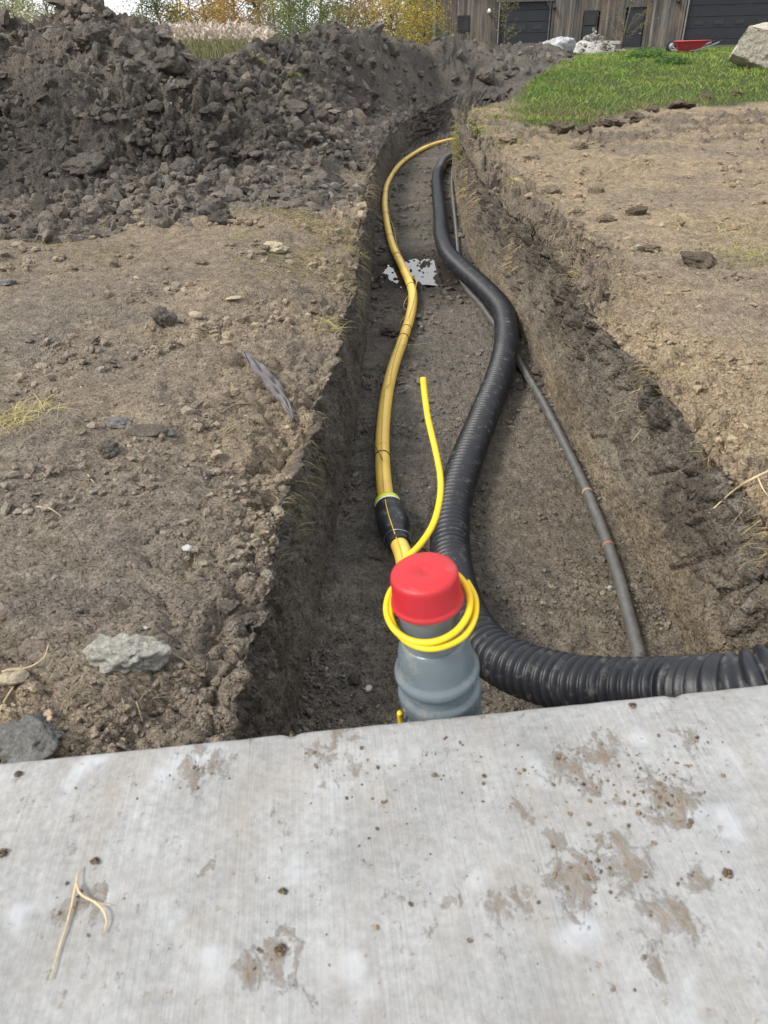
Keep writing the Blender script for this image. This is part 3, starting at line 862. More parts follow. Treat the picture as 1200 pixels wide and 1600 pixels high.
tag(m.build('dried_root', M_ROOT, None, True), 'forked straw coloured dried root lying on the slab', 'root')

# ------------------------------------------------------------------ pipes
M_BLACK = plain_mat('black_polyethylene', (0.017, 0.018, 0.023), 0.40, 0.25, 30, 0.0006, 250, dirt=((0.15, 0.14, 0.128), 0.06, 30), spec=0.42)
M_YELLOW = plain_mat('yellow_pipe_plastic', (0.80, 0.54, 0.10), 0.42, 0.12, 10, dirt=((0.30, 0.20, 0.08), 0.06, 20))
M_YWIRE = plain_mat('yellow_wire_plastic', (0.85, 0.56, 0.008), 0.4, 0.06, 10)
M_PVC = plain_mat('grey_pvc', (0.125, 0.155, 0.172), 0.25, 0.10, 18, dirt=((0.24, 0.23, 0.21), 0.05, 20))
M_RED = plain_mat('red_cap_plastic', (0.46, 0.016, 0.024), 0.46, 0.10, 14, 0.0015, 20, dirt=((0.36, 0.12, 0.10), 0.02, 40))
M_COND = plain_mat('dark_grey_conduit', (0.105, 0.102, 0.098), 0.28, 0.3, 30, dirt=((0.24, 0.205, 0.16), 0.07, 25))
M_TIE = plain_mat('black_tie', (0.015, 0.015, 0.016), 0.5, 0.1)
M_LIME = plain_mat('lime_ring', (0.55, 0.62, 0.02), 0.4, 0.08)
M_WHITE = plain_mat('white_plastic', (0.72, 0.72, 0.72), 0.4, 0.08)

def sweep(name, path, rads, seg, mat, parent=None):
    n = len(path)
    Pn = np.array([p[:] for p in path]); T = np.gradient(Pn, axis=0); T /= np.linalg.norm(T, axis=1)[:, None]
    up = np.array([0, 0, 1.0]); Uv = np.zeros((n, 3)); Sv = np.zeros((n, 3))
    for i in range(n):
        s = np.cross(T[i], up); s /= np.linalg.norm(s); up = np.cross(s, T[i]); Sv[i] = s; Uv[i] = up
    a = np.linspace(0, 2 * np.pi, seg, endpoint=False)
    V = Pn[:, None, :] + np.asarray(rads)[:, None, None] * (np.cos(a)[None, :, None] * Sv[:, None, :] + np.sin(a)[None, :, None] * Uv[:, None, :])
    idx = np.arange(n * seg).reshape(n, seg); nx = np.roll(idx, -1, 1)
    F = np.stack([idx[:-1], nx[:-1], nx[1:], idx[1:]], 2).reshape(-1, 4)
    return link(name, mesh_np(name, V.reshape(-1, 3), F), mat, parent)

# corrugated pipe
RB = 0.061
bp = [Vector((1.35, 0.93, 0.53)), Vector((0.95, 0.835, 0.525)), gd(1200, 1068, 1.10), gd(1047, 1079, 1.25), gd(900, 1069, 1.42), gd(790, 1035, 1.58), gd(738, 985, 1.72), gp(713, 925, 0.105)]
bp += [gp(x, y, z) for x, y, z in ((705, 880, .07), (703, 835, .066), (709, 785, .066), (723, 735, .066), (742, 685, .066), (762, 635, .066), (779, 590, .07), (789, 550, .08), (791, 512, .085), (782, 480, .085), (752, 447, .085), (722, 420, .08), (700, 396, .07), (690, 368, .066), (688, 338, .066), (684, 300, .066), (683, 278, .066), (688, 262, .066), (697, 250, .066))]
e = bp[-1]; bp += [e + Vector((0.32, 0.7, 0)), e + Vector((0.85, 1.6, 0))]
PITCHR = 0.0235
bpath = catmull(bp, 14)
fine = resample(bpath, lambda q, s: PITCHR / 8 if q.y < 3.2 else (PITCHR / 5 if q.y < 9.3 else 0.03))
s_ = 0.0; rads = []
for i, q in enumerate(fine):
    if i: s_ += (q - fine[i-1]).length
    w = math.cos(2 * math.pi * s_ / PITCHR)
    prof = 0.5 + 0.5 * w
    prof = prof ** 0.62
    fade = 1 - sstep(8.6, 9.2, q.y)
    rads.append(RB - 0.0125 * (1 - prof) * fade)
o = sweep('corrugated_pipe', fine, rads, 32, M_BLACK)
tag(o, 'thick black corrugated drain pipe winding along the trench floor', 'pipe')

# ribbed grey conduit
cpts = [gp(x, y, .018) for x, y in ((1002, 1040), (998, 1020), (985, 970), (966, 900), (945, 838), (920, 775), (888, 706), (850, 632), (812, 568), (790, 530), (768, 500), (750, 475), (733, 456), (719, 432), (716, 405), (713, 365), (709, 325), (706, 290), (707, 262))]
cpts.insert(0, cpts[0] + Vector((0.02, -0.25, 0)))
cpath = catmull(cpts, 14)
cf_ = resample(cpath, lambda q, s: 0.002 if q.y < 2.2 else (0.004 if q.y < 3 else 0.03))
s_ = 0.0; rads = []
for i, q in enumerate(cf_):
    if i: s_ += (q - cf_[i-1]).length
    rads.append(0.0175 - (0.0016 * (0.5 - 0.5 * math.cos(2 * math.pi * s_ / 0.0085)) if q.y < 2.9 else 0.0008))
crt = empty('ribbed_conduit', cf_[0])
def rel(o, par):
    o.parent = par; o.matrix_parent_inverse = Matrix.Translation(-par.location)
    return o
rel(sweep('conduit_tube', cf_, rads, 18, M_COND), crt)
def ring_at(path, pt, rad, th, mat, name, par, width=None):
    i = min(range(len(path)), key=lambda k: (path[k] - pt).length)
    t = (path[min(i+2, len(path)-1)] - path[max(i-2, 0)]).normalized()
    Mx = Matrix.Translation(path[i]) @ t.to_track_quat('Z', 'Y').to_matrix().to_4x4()
    w = width or th
    mm = MB().lathe([(rad - .001, -w), (rad + th, -w), (rad + th, w), (rad - .001, w)], 24, Mx)
    return rel(mm.build(name, mat, None, True), par)
M_ORT = plain_mat('orange_tape', (0.27, 0.145, 0.095), 0.7, 0.3)
ring_at(cf_, gp(948, 853, .018), .0178, .0012, M_ORT, 'tape_band', crt, .006)
ring_at(cf_, gp(922, 770, .018), .0178, .0012, plain_mat('dusty_tape', (0.30, 0.2, 0.14), 0.7), 'tape_band', crt, .006)
tag(crt, 'thin dark grey ribbed conduit along the foot of the right trench wall', 'conduit')

# yellow gas pipe, its coupling, ties and tracer wire
RYP = 0.0275
yp = [gp(x, y, z) for x, y, z in ((699, 220, .03), (664, 231, .03), (629, 253, .03), (607, 283, .03), (601, 313, .03), (604, 345, .03), (613, 383, .03), (629, 418, .032), (642, 447, .035), (645, 468, .038), (640, 498, .04), (628, 535, .035), (614, 575, .032), (604, 620, .032), (598, 675, .034), (598, 725, .038), (602, 770, .045), (611, 810, .052), (623, 848, .056), (634, 885, .058))]
e0 = yp[0]
yp = [e0 + Vector((1.6, 2.2, 0)), e0 + Vector((0.75, 0.9, 0))] + yp + [Vector((0.09, 1.15, .06)), Vector((0.11, 0.90, .065)), Vector((0.10, 0.74, .065))]
ypath = resample(catmull(yp, 14), lambda q, s: 0.012 if q.y < 5 else 0.04)
gas = empty('gas_pipe', ypath[-1])
rel(sweep('pipe_run', ypath, [RYP] * len(ypath), 24, M_YELLOW), gas)
ytr = sum(((ypath[i] - ypath[i-1]).length for i in range(1, len(ypath))))
ca, cb = gp(599, 783, .047), gp(626, 853, .056)
ia = min(range(len(ypath)), key=lambda k: (ypath[k] - ca).length); ib = min(range(len(ypath)), key=lambda k: (ypath[k] - cb).length)
ax = (ypath[ib] - ypath[ia]); Lc = ax.length; ax.normalize()
CM = Matrix.Translation(ypath[ia]) @ ax.to_track_quat('Z', 'Y').to_matrix().to_4x4()
cpl = rel(MB().lathe([(.0272, 0), (.038, .001), (.039, .008), (.039, .035), (.046, .045), (.049, .052), (.0495, .115), (.051, .118), (.051, .150), (.049, .156), (.044, .175), (.037, .192), (.0345, .198), (.0345, Lc - .002), (.0333, Lc), (.0272, Lc)], 36, CM).build('coupling', M_BLACK, None, True), gas)
def sub(o, par):
    o.parent = par; return o
sub(MB().lathe([(.0385, .010), (.0440, .0105), (.0450, .033), (.0385, .0335)], 32, CM).build('lime_ring', M_LIME, None, True), cpl)
sub(MB().lathe([(.0385, .0355), (.0455, .036), (.0465, .0455), (.0385, .046)], 32, CM).build('white_ring', M_WHITE, None, True), cpl)
cpl['label'] = 'black coupling with a lime ring'
for x, y in ((672, 228), (631, 251), (613, 272), (601, 302), (603, 336), (610, 370), (621, 400), (644, 448), (635, 516), (633, 541 - 12), (597, 716)):
    ring_at(ypath, gp(x, y, .035), RYP, .0022, M_TIE, 'cable_tie', gas, .0025)
# tracer wire: laid along the pipe, sagging off between the ties
wp = []
side = 0
for i in range(6, len(ypath) - 24, 3):
    q = ypath[i]; t = (ypath[i+2] - ypath[i-2]).normalized(); s = Vector((t.y, -t.x, 0)).normalized()
    if s.x < 0: s = -s
    far = q.y > 2.9
    ang = 0.9 + 0.7 * math.sin(i * 0.021) if far else 1.75 + 0.15 * math.sin(i * 0.05)
    extra = (0.018 * max(0, math.sin(i * 0.09)) ** 2 + 0.003) if far else 0.003
    k_c = 0.0
    if ia - 4 <= i <= ib + 4: k_c = 0.022 * math.exp(-(((i - (ia + ib) / 2) / max(1, (ib - ia) * 0.36)) ** 4))
    rr_ = RYP + extra + k_c
    wp.append(q + s * math.cos(ang) * rr_ + Vector((0, 0, math.sin(ang) * rr_)))
rel(MB().tube(catmull(wp, 3), 0.0016, 6).build('tracer_wire', plain_mat('tracer_wire_yellow', (0.6, 0.42, 0.06), 0.5, 0.2), None, True), gas)
lp = [gp(x, y, z) for x, y, z in ((648, 452, .05), (634, 468, .04), (631, 480, .02), (637, 488, .03), (628, 500, .02), (625, 512, .02), (631, 528, .05))]
rel(MB().tube(catmull(lp, 8), 0.0016, 6).build('tracer_wire', bpy.data.materials['tracer_wire_yellow'], None, True), gas)
rel(MB().tube(catmull([gp(x, y, z) for x, y, z in ((630, 538, .06), (645, 539, .05), (662, 537, .03), (680, 534, .012))], 8), 0.0012, 6).build('tie_tail', plain_mat('pale_cord', (0.4, 0.37, 0.3), 0.7), None, True), gas)
cw = [CM @ Vector((.040 * math.cos(a) * (1 + .12 * math.sin(2 * a)), .040 * math.sin(a), Lc - .035 + .014 * math.sin(a + 1))) for a in np.linspace(0, 2 * math.pi, 25)]
rel(MB().tube(cw, 0.0011, 6).build('wire_loop', plain_mat('bare_wire', (0.45, 0.45, 0.46), 0.35, 0.1, metal=0.8), None, True), gas)
tag(gas, 'long yellow gas pipe with black ties and a black coupling', 'pipe')
ct = [gp(598, 718, .075), gp(575, 676, .05), gp(553, 640, .05), gp(548, 630, .06)]
tag(MB().tube(catmull(ct, 8), 0.0013, 6).build('tie_cord', M_TIE, None, True), 'thin black cord from the yellow pipe to the left trench wall', 'cord')

# grey riser with its red cap
RT = gd(662, 893, 0.885)                       # centre of the cap top
RBm = gd(688, 1085, 1.005)
RBm = Vector((RBm.x, RBm.y + .005, RBm.z))
axr = (RT - RBm).normalized()
_rx = (Vector((1, 0, 0)) - axr * axr.x).normalized(); _ry = axr.cross(_rx)
RMt = Matrix.Translation(RT) @ Matrix(((_rx.x, _ry.x, axr.x), (_rx.y, _ry.y, axr.y), (_rx.z, _ry.z, axr.z))).to_4x4()
riser = empty('conduit_riser', RT - axr * 0.74)
def rl(o): return rel(o, riser)
rl(MB().lathe([(.050, -.77), (.050, -.30)], 48, RMt).build('lower_pipe', M_PVC, None, True))
rl(MB().lathe([(.0405, -.30), (.0405, -.02)], 48, RMt).build('upper_pipe', M_PVC, None, True))
fp = [(.0505, -.33), (.0555, -.328), (.0575, -.322), (.0575, -.262), (.0555, -.257), (.0535, -.252), (.0530, -.240), (.0535, -.236), (.0585, -.233), (.0595, -.228), (.0595, -.212), (.0585, -.207), (.0540, -.204), (.0530, -.200), (.0528, -.188), (.0535, -.184), (.0580, -.181), (.0595, -.177), (.0595, -.171), (.0580, -.167), (.0540, -.164), (.0530, -.160), (.0522, -.150), (.0505, -.138), (.0475, -.126), (.0440, -.118), (.0425, -.114), (.0406, -.113)]
rl(MB().lathe(fp, 56, RMt).build('coupling', M_PVC, None, True))
capp = [(.0, -.0008), (.004, -.0008), (.006, .0012), (.02, .0016), (.037, .0006), (.0412, -.0012), (.0428, -.004), (.0434, -.009), (.0448, -.038), (.0452, -.041), (.0474, -.0425), (.0478, -.0465), (.0462, -.048), (.0410, -.048)]
cap = MB().lathe(capp[::-1], 64, RMt).build('end_cap', M_RED, None, True)
rl(cap); cap['label'] = 'red plastic end cap'
tag(riser, 'grey plastic riser pipe with a red cap standing at the slab edge', 'pipe')

# yellow wire: end in the air, two loose turns round the riser, tail down the side
def loop_pt(a, r, h0, tilt, ox=0.0, ph=0.0):
    # a = 0 towards the camera; front hangs low
    x = r * math.sin(a) + ox; y = -r * math.cos(a)
    return RMt @ Vector((x, y, h0 - tilt * math.cos(a + ph)))
wpts = [gd(x, y, d) for x, y, d in ((661, 590, 1.035), (663, 612, 1.035), (669, 655, 1.03), (680, 702, 1.02), (688, 745, 1.01), (687, 780, 1.0), (677, 818, 0.985), (657, 850, 0.97))]
wpts += [RMt @ Vector((-.030, .052, -.026))]
for k in range(15):
    a = R(215) + R(26) * k
    wpts.append(loop_pt(a, .0535 + .002 * math.sin(k), -.053, .020, .000, 0.35))
for k in range(12):
    a = R(215) + R(26) * (k + 15)
    wpts.append(loop_pt(a, .0545 + .003 * (k > 5), -.060, .021, .004, 0.10))
wpts += [RMt @ Vector((-.060, -.012, -.13)), RMt @ Vector((-.0625, -.012, -.20)), RMt @ Vector((-.0615, -.01, -.26)), RMt @ Vector((-.058, -.006, -.40))]
m = MB().tube(catmull(wpts[:9 + 15 + 12 - 2], 8), 0.0044, 12)
wire = empty('yellow_wire', RMt @ Vector((-.06, 0, -.4)))
rel(m.build('wire_coil', M_YWIRE, None, True), wire)
tl_ = [RMt @ Vector(p) for p in ((-.0605, -.02, -.235), (-.0615, -.018, -.25), (-.062, -.016, -.30), (-.061, -.01, -.40), (-.059, .0, -.6))]
rel(MB().tube(catmull(tl_, 8), 0.0040, 10).build('wire_tail', M_YWIRE, None, True), wire)
tag(wire, 'bright yellow wire coiled round the grey riser with one end up', 'wire')

# ------------------------------------------------------------------ puddle
def build_puddle():
    m, nt, N, L, P = node_mat('muddy_water')
    P.inputs['Base Color'].default_value = (0.045, 0.038, 0.03, 1); P.inputs['Roughness'].default_value = 0.03
    P.inputs['IOR'].default_value = 1.7
    P.inputs['Specular IOR Level'].default_value = 0.9
    L.new(bump(nt, noise(nt, objco(nt), 14, 2), 0.0008), P.inputs['Normal'])
    c = gp(655, 424, 0)
    n = 48; V = [(c.x, c.y, -.0105)]; F = []
    for k in range(n):
        a = 2 * math.pi * k / n; r_ = 1 + 0.22 * math.sin(2 * a + 1) + 0.12 * math.sin(5 * a)
        V.append((c.x + 0.34 * r_ * math.cos(a), c.y + 0.42 * r_ * math.sin(a), -.0105))
    F = [(0, 1 + k, 1 + (k + 1) % n) for k in range(n)]
    o = link('puddle', mesh_np('puddle', V, F), m); o['kind'] = 'structure'
build_puddle()

# ------------------------------------------------------------------ named rocks and clods
M_R1 = rock_mat('pale_limestone', (0.39, 0.372, 0.315), (0.60, 0.58, 0.53), 16, 0.02)
M_R2 = rock_mat('grey_stone', (0.15, 0.145, 0.135), (0.30, 0.295, 0.28), 16, 0.02)
M_R3 = rock_mat('tan_stone', (0.34, 0.28, 0.19), (0.46, 0.40, 0.31), 20, 0.006)
M_R4 = rock_mat('white_pebble', (0.45, 0.45, 0.44), (0.65, 0.65, 0.65), 60, 0.003)
M_R5 = rock_mat('dark_clod', (0.10, 0.088, 0.077), (0.20, 0.176, 0.15), 12, 0.04)
M_R6 = rock_mat('grey_clod', (0.13, 0.115, 0.098), (0.24, 0.21, 0.175), 14, 0.03)
M_R7 = rock_mat('brown_sod', (0.13, 0.105, 0.078), (0.27, 0.215, 0.155), 14, 0.05)
M_R8 = rock_mat('tan_clod', (0.19, 0.155, 0.115), (0.34, 0.275, 0.20), 14, 0.03)
ICO4b = ico(4)
def rock(name, px, py, wpx, asp, hgt, mat, label, cat='rock', rz=0.0, seed=1, sink=0.25, group=None, cuts=7, amp=0.45, on_heap=False, fine=0.10):
    p = hit_any(px, py)
    dist = (CR.transposed() @ (p - Vector((0, 0, HC)))).z * -1
    s = wpx / 2 / FPX * dist * 1.12
    W = lump_shape(ICO4b[0], seed, amp, 1.0, cuts, fine)
    if fine > .05:
        nn = W / np.linalg.norm(W, axis=1)[:, None]
        W = W + nn * (0.16 * chunks(W + seed, 2.2, seed, .08) + .09 * chunks(W + seed, 5.5, seed + 1, .1) + .04 * pn(W * 9, seed))[:, None]
    W = W / np.abs(W).max(0) * np.array([s, s * asp, s * hgt])
    o = link(name, mesh_np(name, W, ICO4b[1]), mat)
    o.location = p + Vector((0, 0, s * hgt * (1 - 2.4 * sink)))
    o.rotation_euler = (random.uniform(-.1, .1), random.uniform(-.1, .1), rz)
    tag(o, label, cat, group)
    return o
rock('rock', 203, 1030, 118, .62, .42, M_R1, 'pale angular rock on the left bank just beyond the slab', rz=0.1, seed=3, sink=.2)
rock('rock', 52, 1166, 112, .85, .42, M_R2, 'dark grey angular rock touching the slab at lower left', rz=-0.3, seed=5, sink=.22)
rock('rock', 257, 508, 42, .8, .85, M_R6, 'upright brownish rock beside a round pale stone on the left bank', seed=8, sink=.2)
rock('stone', 307, 495, 21, .8, .6, M_R3, 'smooth round pale stone on the left bank', 'stone', seed=11, cuts=1, amp=.15, fine=.02)
rock('clod', 362, 952, 34, .9, .9, M_R6, 'grey clod hanging on the lip of the left trench wall', 'clod', seed=12)
rock('clod', 394, 968, 30, .9, .6, M_R6, 'ragged grey clod just right of the one on the left lip', 'clod', seed=13)
rock('pebble', 293, 859, 15, .8, .8, M_R4, 'small white pebble on the left bank', 'pebble', seed=14, cuts=4)
rock('pebble', 228, 982, 9, .8, .7, M_R4, 'tiny white chip above the pale angular rock', 'pebble', seed=15, cuts=4)
rock('stone', 15, 1060, 52, .7, .35, M_R3, 'flat tan stone at the left edge of the picture above the dark rock', 'stone', seed=16, cuts=3, amp=.2, fine=.03)
rock('stone', 186, 664, 40, .6, .45, M_R2, 'dark flat stone below the yellow grass tuft on the left bank', 'stone', seed=17, cuts=3, fine=.04)
rock('stone', 232, 676, 62, .4, .28, M_R6, 'long low stone half buried near the dark flat stone', 'stone', seed=18, cuts=3, amp=.2, fine=.03)
rock('stone', 263, 678, 34, .5, .35, M_R2, 'small grey stone right of the half buried long stone', 'stone', seed=38, cuts=3, amp=.2, fine=.03)
rock('clod', 170, 706, 34, .9, .7, M_R6, 'brown clod below the stones on the left bank', 'clod', seed=19)
rock('stone', 10, 444, 30, .7, .4, M_R2, 'grey stone at the left edge below the spoil heap', 'stone', seed=20, cuts=2, fine=.03)
rock('stone', 366, 468, 26, .6, .3, M_R3, 'flat buff stone near the left trench lip', 'stone', seed=21, cuts=3, fine=.03)
rock('clod', 430, 392, 44, .7, .45, M_R3, 'buff crumbling lump on the left bank beyond the stones', 'clod', seed=22, fine=.12)
rock('clod', 843, 586, 24, .9, 1.0, M_R6, 'pale clod on the trench floor between conduit and right wall', 'clod', seed=23)
rock('pebble', 576, 1078, 14, .8, .8, M_R4, 'pale pebble on the trench floor left of the riser', 'pebble', seed=24, cuts=4)
rock('clod', 555, 1065, 24, .9, .7, M_R5, 'dark clod on the trench floor left of the riser', 'clod', seed=25)
rock('clod', 618, 522, 46, .8, .4, M_R5, 'dark wet lump beside the yellow pipe below the puddle', 'clod', seed=26)
rock('clod', 585, 870, 20, .9, .7, M_R6, 'grey clod left of the black coupling', 'clod', seed=39)
rock('clod', 995, 336, 34, .8, .55, M_R7, 'dark clod on top of the right bank', 'clod', seed=27, fine=.16)
rock('clod', 1085, 410, 70, .7, .3, M_R7, 'low dark lump on the right bank near the tan track', 'clod', seed=28, fine=.18)
rock('clod', 873, 207, 44, .8, .6, M_R7, 'rounded dark sod clod at the near edge of the lawn', 'clod', seed=29, fine=.16)
rock('clod', 950, 198, 50, .9, .4,  M_R7, 'rooty brown clod at the lawn edge', 'clod', seed=30, fine=.2)
rock('clod', 1062, 168, 50, 1.0, .3, M_R7, 'broad dark clod at the lawn edge further right', 'clod', seed=31, fine=.2)
rock('clod', 760, 124, 30, .8, .8, M_R5, 'dark sod clod beyond the trench bend', 'clod', seed=32, fine=.2)
rock('clod', 455, 180, 64, .6, .45, M_R5, 'large slab of dark clay on the flank of the spoil heap', 'clod', seed=33, cuts=9, rz=-.5)
rock('clod', 290, 272, 52, .9, .6, M_R5, 'large lump at the foot of the spoil heap', 'clod', seed=34)
rock('clod', 130, 268, 84, .9, .5, M_R5, 'biggest dark clay lump low on the spoil heap', 'clod', seed=35, cuts=9)
rock('clod', 262, 108, 60, .8, .7, M_R5, 'big black overhanging clod high on the spoil heap', 'clod', seed=36)
rock('clod', 345, 350, 40, .8, .7, M_R5, 'dark clod below the foot of the spoil heap', 'clod', seed=37)
rock('clod', 150, 70, 56, .8, .5, M_R5, 'broad slab of clay below the top of the spoil heap', 'clod', seed=41, cuts=9)
for k_, (px, py, w, lab) in enumerate(((915, 205, 26, 'small brown clod between the rounded and rooty clods at the lawn edge'), (990, 186, 34, 'brown clod just right of the rooty clod at the lawn edge'), (1018, 174, 22, 'small clod between the rooty and broad clods'), (1105, 158, 30, 'brown clod right of the broad clod'), (1150, 150, 24, 'small clod at the lawn edge below the boulder'), (905, 232, 30, 'grey clod on the right bank below the lawn edge'), (860, 300, 30, 'clod on the right bank above the pipe bend'), (830, 250, 26, 'clod on the right bank behind the olive sod'), (930, 300, 24, 'clod in the middle of the right bank'), (945, 345, 34, 'crumbling clod on the right berm'), (900, 335, 30, 'crumbling clod left of the right berm top'), (1015, 390, 30, 'clod right of the berm on the right bank'), (795, 222, 30, 'clod on the right trench lip near the corner'))):
    rock('clod', px, py, w, .9, .5, M_R8 if k_ > 4 else M_R7, lab, 'clod', seed=90 + k_, sink=.3, fine=.16)
# loose clods on the heap, each a thing
proto = []
for k in range(6):
    W = lump_shape(ico(3)[0], 200 + k, 0.6, 0.75, 8, 0.12)
    W = W + W / np.linalg.norm(W, axis=1)[:, None] * (0.2 * chunks(W + k, 2.4, k, .08))[:, None]
    me = mesh_np('soil_clod', W, ico(3)[1]); me.materials.append(M_R5); proto.append(me)
hi = pick(hv & (HP[:, 1] < 12) & (HCOL[:, 0] > 0), 130, hcl)
for k, i in enumerate(hi):
    o = link('soil_clod', proto[k % 6])
    s = random.choice((.035, .045, .055, .06, .07, .09)) * (0.8 + 0.03 * HP[i, 1])
    o.scale = (s, s * random.uniform(.7, 1), s * random.uniform(.6, .95)); o.location = tuple(HP[i] + np.array([0, 0, s * .15]))
    o.rotation_euler = (random.uniform(-.6, .6), random.uniform(-.6, .6), random.uniform(0, 6.28))
    tag(o, 'loose dark soil clod lying on the spoil heap', 'clod', 'loose clods on the spoil heap')
# ------------------------------------------------------------------ grass, straw, roots
def blades(n, base, direc, length, width, cols, droop=0.5, seg=3):
    """ribbons; base (n,3), direc (n,3) unit start direction, returns V,F,C"""
    base = np.asarray(base, float); direc = np.asarray(direc, float)
    side = np.cross(direc, rng.normal(size=(n, 3))); side /= (np.linalg.norm(side, axis=1)[:, None] + 1e-9)
    V = np.zeros((n, (seg + 1) * 2, 3)); t = np.linspace(0, 1, seg + 1)
    hd = direc * np.array([1, 1, 0.15]); 
    for k, tt in enumerate(t):
        c = base + direc * (length * tt)[:, None] + np.stack([hd[:, 0] * droop * length * tt**2 * .6, hd[:, 1] * droop * length * tt**2 * .6, -droop * length * tt**2 * .7], 1)
        w = (width * (1 - 0.85 * tt))[:, None] * 0.5
        V[:, 2*k] = c - side * w; V[:, 2*k+1] = c + side * w
    i0 = (np.arange(n) * (seg + 1) * 2)[:, None]
    F = np.concatenate([np.stack([i0[:, 0] + 2*k, i0[:, 0] + 2*k+1, i0[:, 0] + 2*k+3, i0[:, 0] + 2*k+2], 1) for k in range(seg)], 0)
    C = np.repeat(np.asarray(cols)[:, None, :], (seg + 1) * 2, 1).reshape(-1, 3)
    return V.reshape(-1, 3), F, C

def updir(n, spread):
    d = rng.normal(0, spread, (n, 3)); d[:, 2] = 1
    return d / np.linalg.norm(d, axis=1)[:, None]

def colmix(n, a, b, jit=0.15):
    t = rng.random(n)[:, None]
    return (np.array(a) * (1 - t) + np.array(b) * t) * rng.uniform(1 - jit, 1 + jit, n)[:, None]

# lawn
li = pick(vis & ((GZONE == 4) | (gyv > YEND)) & (lawnG > 0.25) & (gyv < 30), 36000, lawnG * np.clip(gyv, 6, 20))
n = len(li); b = GP[li] + rng.normal(0, 0.05, (n, 3)) * np.array([1, 1, 0])
edge_dry = (sstep(-0.15, 0.3, pn(b * np.array([.9, .9, 0]), 90)) * (1 - sstep(9.5, 13.5, b[:, 1])))[:, None]
cg = colmix(n, (0.12, 0.20, 0.032), (0.30, 0.38, 0.10), .3); cd = colmix(n, (0.30, 0.25, 0.11), (0.20, 0.19, 0.07))
pg = sstep(-.25, .25, pn(b * np.array([.7, .7, 0]), 97) + .6 * pn(b * np.array([2.6, 2.6, 0]), 98))[:, None]
cg = cg * (np.array([.72, .86, .75]) * (1 - pg) + np.array([1.12, 1.08, 1.0]) * pg)
cc = cg * (1 - edge_dry) + cd * edge_dry
V, F, C = blades(n, b, updir(n, .45), rng.uniform(.05, .12, n) * (1 + .9 * sstep(0.1, .45, pn(b * np.array([.8, .8, 0]), 91))), rng.uniform(.006, .012, n) * np.clip(b[:, 1] / 9, 1, 2), cc, .5, 2)
tag(link('grass', mesh_np('grass', V, F, C, False), M_LEAF), 'green lawn grass covering the rise on the right', 'grass', kind='stuff')

# dead grass matted on the ground in patches
pm = np.clip(pn(GP * np.array([1.4, 1.4, 0]), 92) + 0.1 * pn(GP * 5, 93) - 0.02, 0, 1)
bandL = (GZONE == 0) * (np.exp(-((gyv - 4.1) / 0.8) ** 2) + .03)
bandR = (GZONE == 4) * (0.25 + np.exp(-((gyv - 4.5) / 0.9) ** 2) * (gx > 1.6)) * (lawnG < 0.5)
for nm, band, cnt, lab in (('dead_grass', bandL, 6000, 'flattened dead grass on the left bank below the heap'), ('dead_grass', bandR, 2600, 'flattened dead grass on the right bank')):
    i = pick(vis & (band > 0.05) & (gyv < 11), cnt, pm * band + 1e-6)
    n = len(i); b = GP[i] + rng.normal(0, .012, (n, 3)) * np.array([1, 1, 0])
    d = rng.normal(0, 1, (n, 3)); d[:, 2] = rng.uniform(0.05, .7, n); d /= np.linalg.norm(d, axis=1)[:, None]
    c = colmix(n, (0.36, 0.29, 0.15), (0.22, 0.19, 0.09), .25)
    gm = rng.random(n) < .12; c[gm] = colmix(gm.sum(), (0.13, 0.17, 0.04), (0.2, 0.22, 0.07))
    V, F, C = blades(n, b + np.array([0, 0, .003]), d, rng.uniform(.02, .06, n) * np.clip(b[:, 1] / 4, .7, 1.6), rng.uniform(.0012, .003, n) * np.clip(b[:, 1] / 3, .8, 2), c, .6, 3)
    tag(link(nm, mesh_np(nm, V, F, C, False), M_STRAW), lab, 'grass', kind='stuff')

# torn roots fringing both lips
dLg = (xlg - gx); dRg = (gx - xrg)
lipm = (((GZONE == 1) & (GP[:, 2] > .27)) | ((GZONE == 0) & (dLg < .22))) * (gyv < 8) * (gyv > .7)
lipr = (((GZONE == 3) & (GP[:, 2] > .25)) | ((GZONE == 4) & (dRg < .30))) * (gyv < 12) * (gyv > .9)
tuftn = np.clip(pn(GP * 3.2, 94) - 0.02, 0, 1) ** 1.3
for msk, cnt, lab, ca, cb in ((lipm, 1500, 'dry roots and straw hanging from the left trench lip', (0.20, 0.16, 0.10), (0.34, 0.29, 0.17)), (lipr, 3600, 'dry roots and straw hanging from the right trench lip', (0.52, 0.41, 0.23), (0.33, 0.25, 0.14))):
    i = pick(vis & msk.astype(bool), cnt, tuftn + 1e-6); n = len(i)
    b = GP[i]
    d = GN[i] + rng.normal(0, .7, (n, 3)); d[:, 2] -= .1; d /= np.linalg.norm(d, axis=1)[:, None]
    V, F, C = blades(n, b, d, rng.uniform(.012, .05, n) * np.clip(b[:, 1] / 3.5, .8, 1.6), rng.uniform(.0010, .0026, n) * np.clip(b[:, 1] / 2, 1, 3), colmix(n, ca, cb, .3), 1.1, 4)
    tag(link('roots', mesh_np('roots', V, F, C, False), M_STRAW), lab, 'roots', kind='stuff')

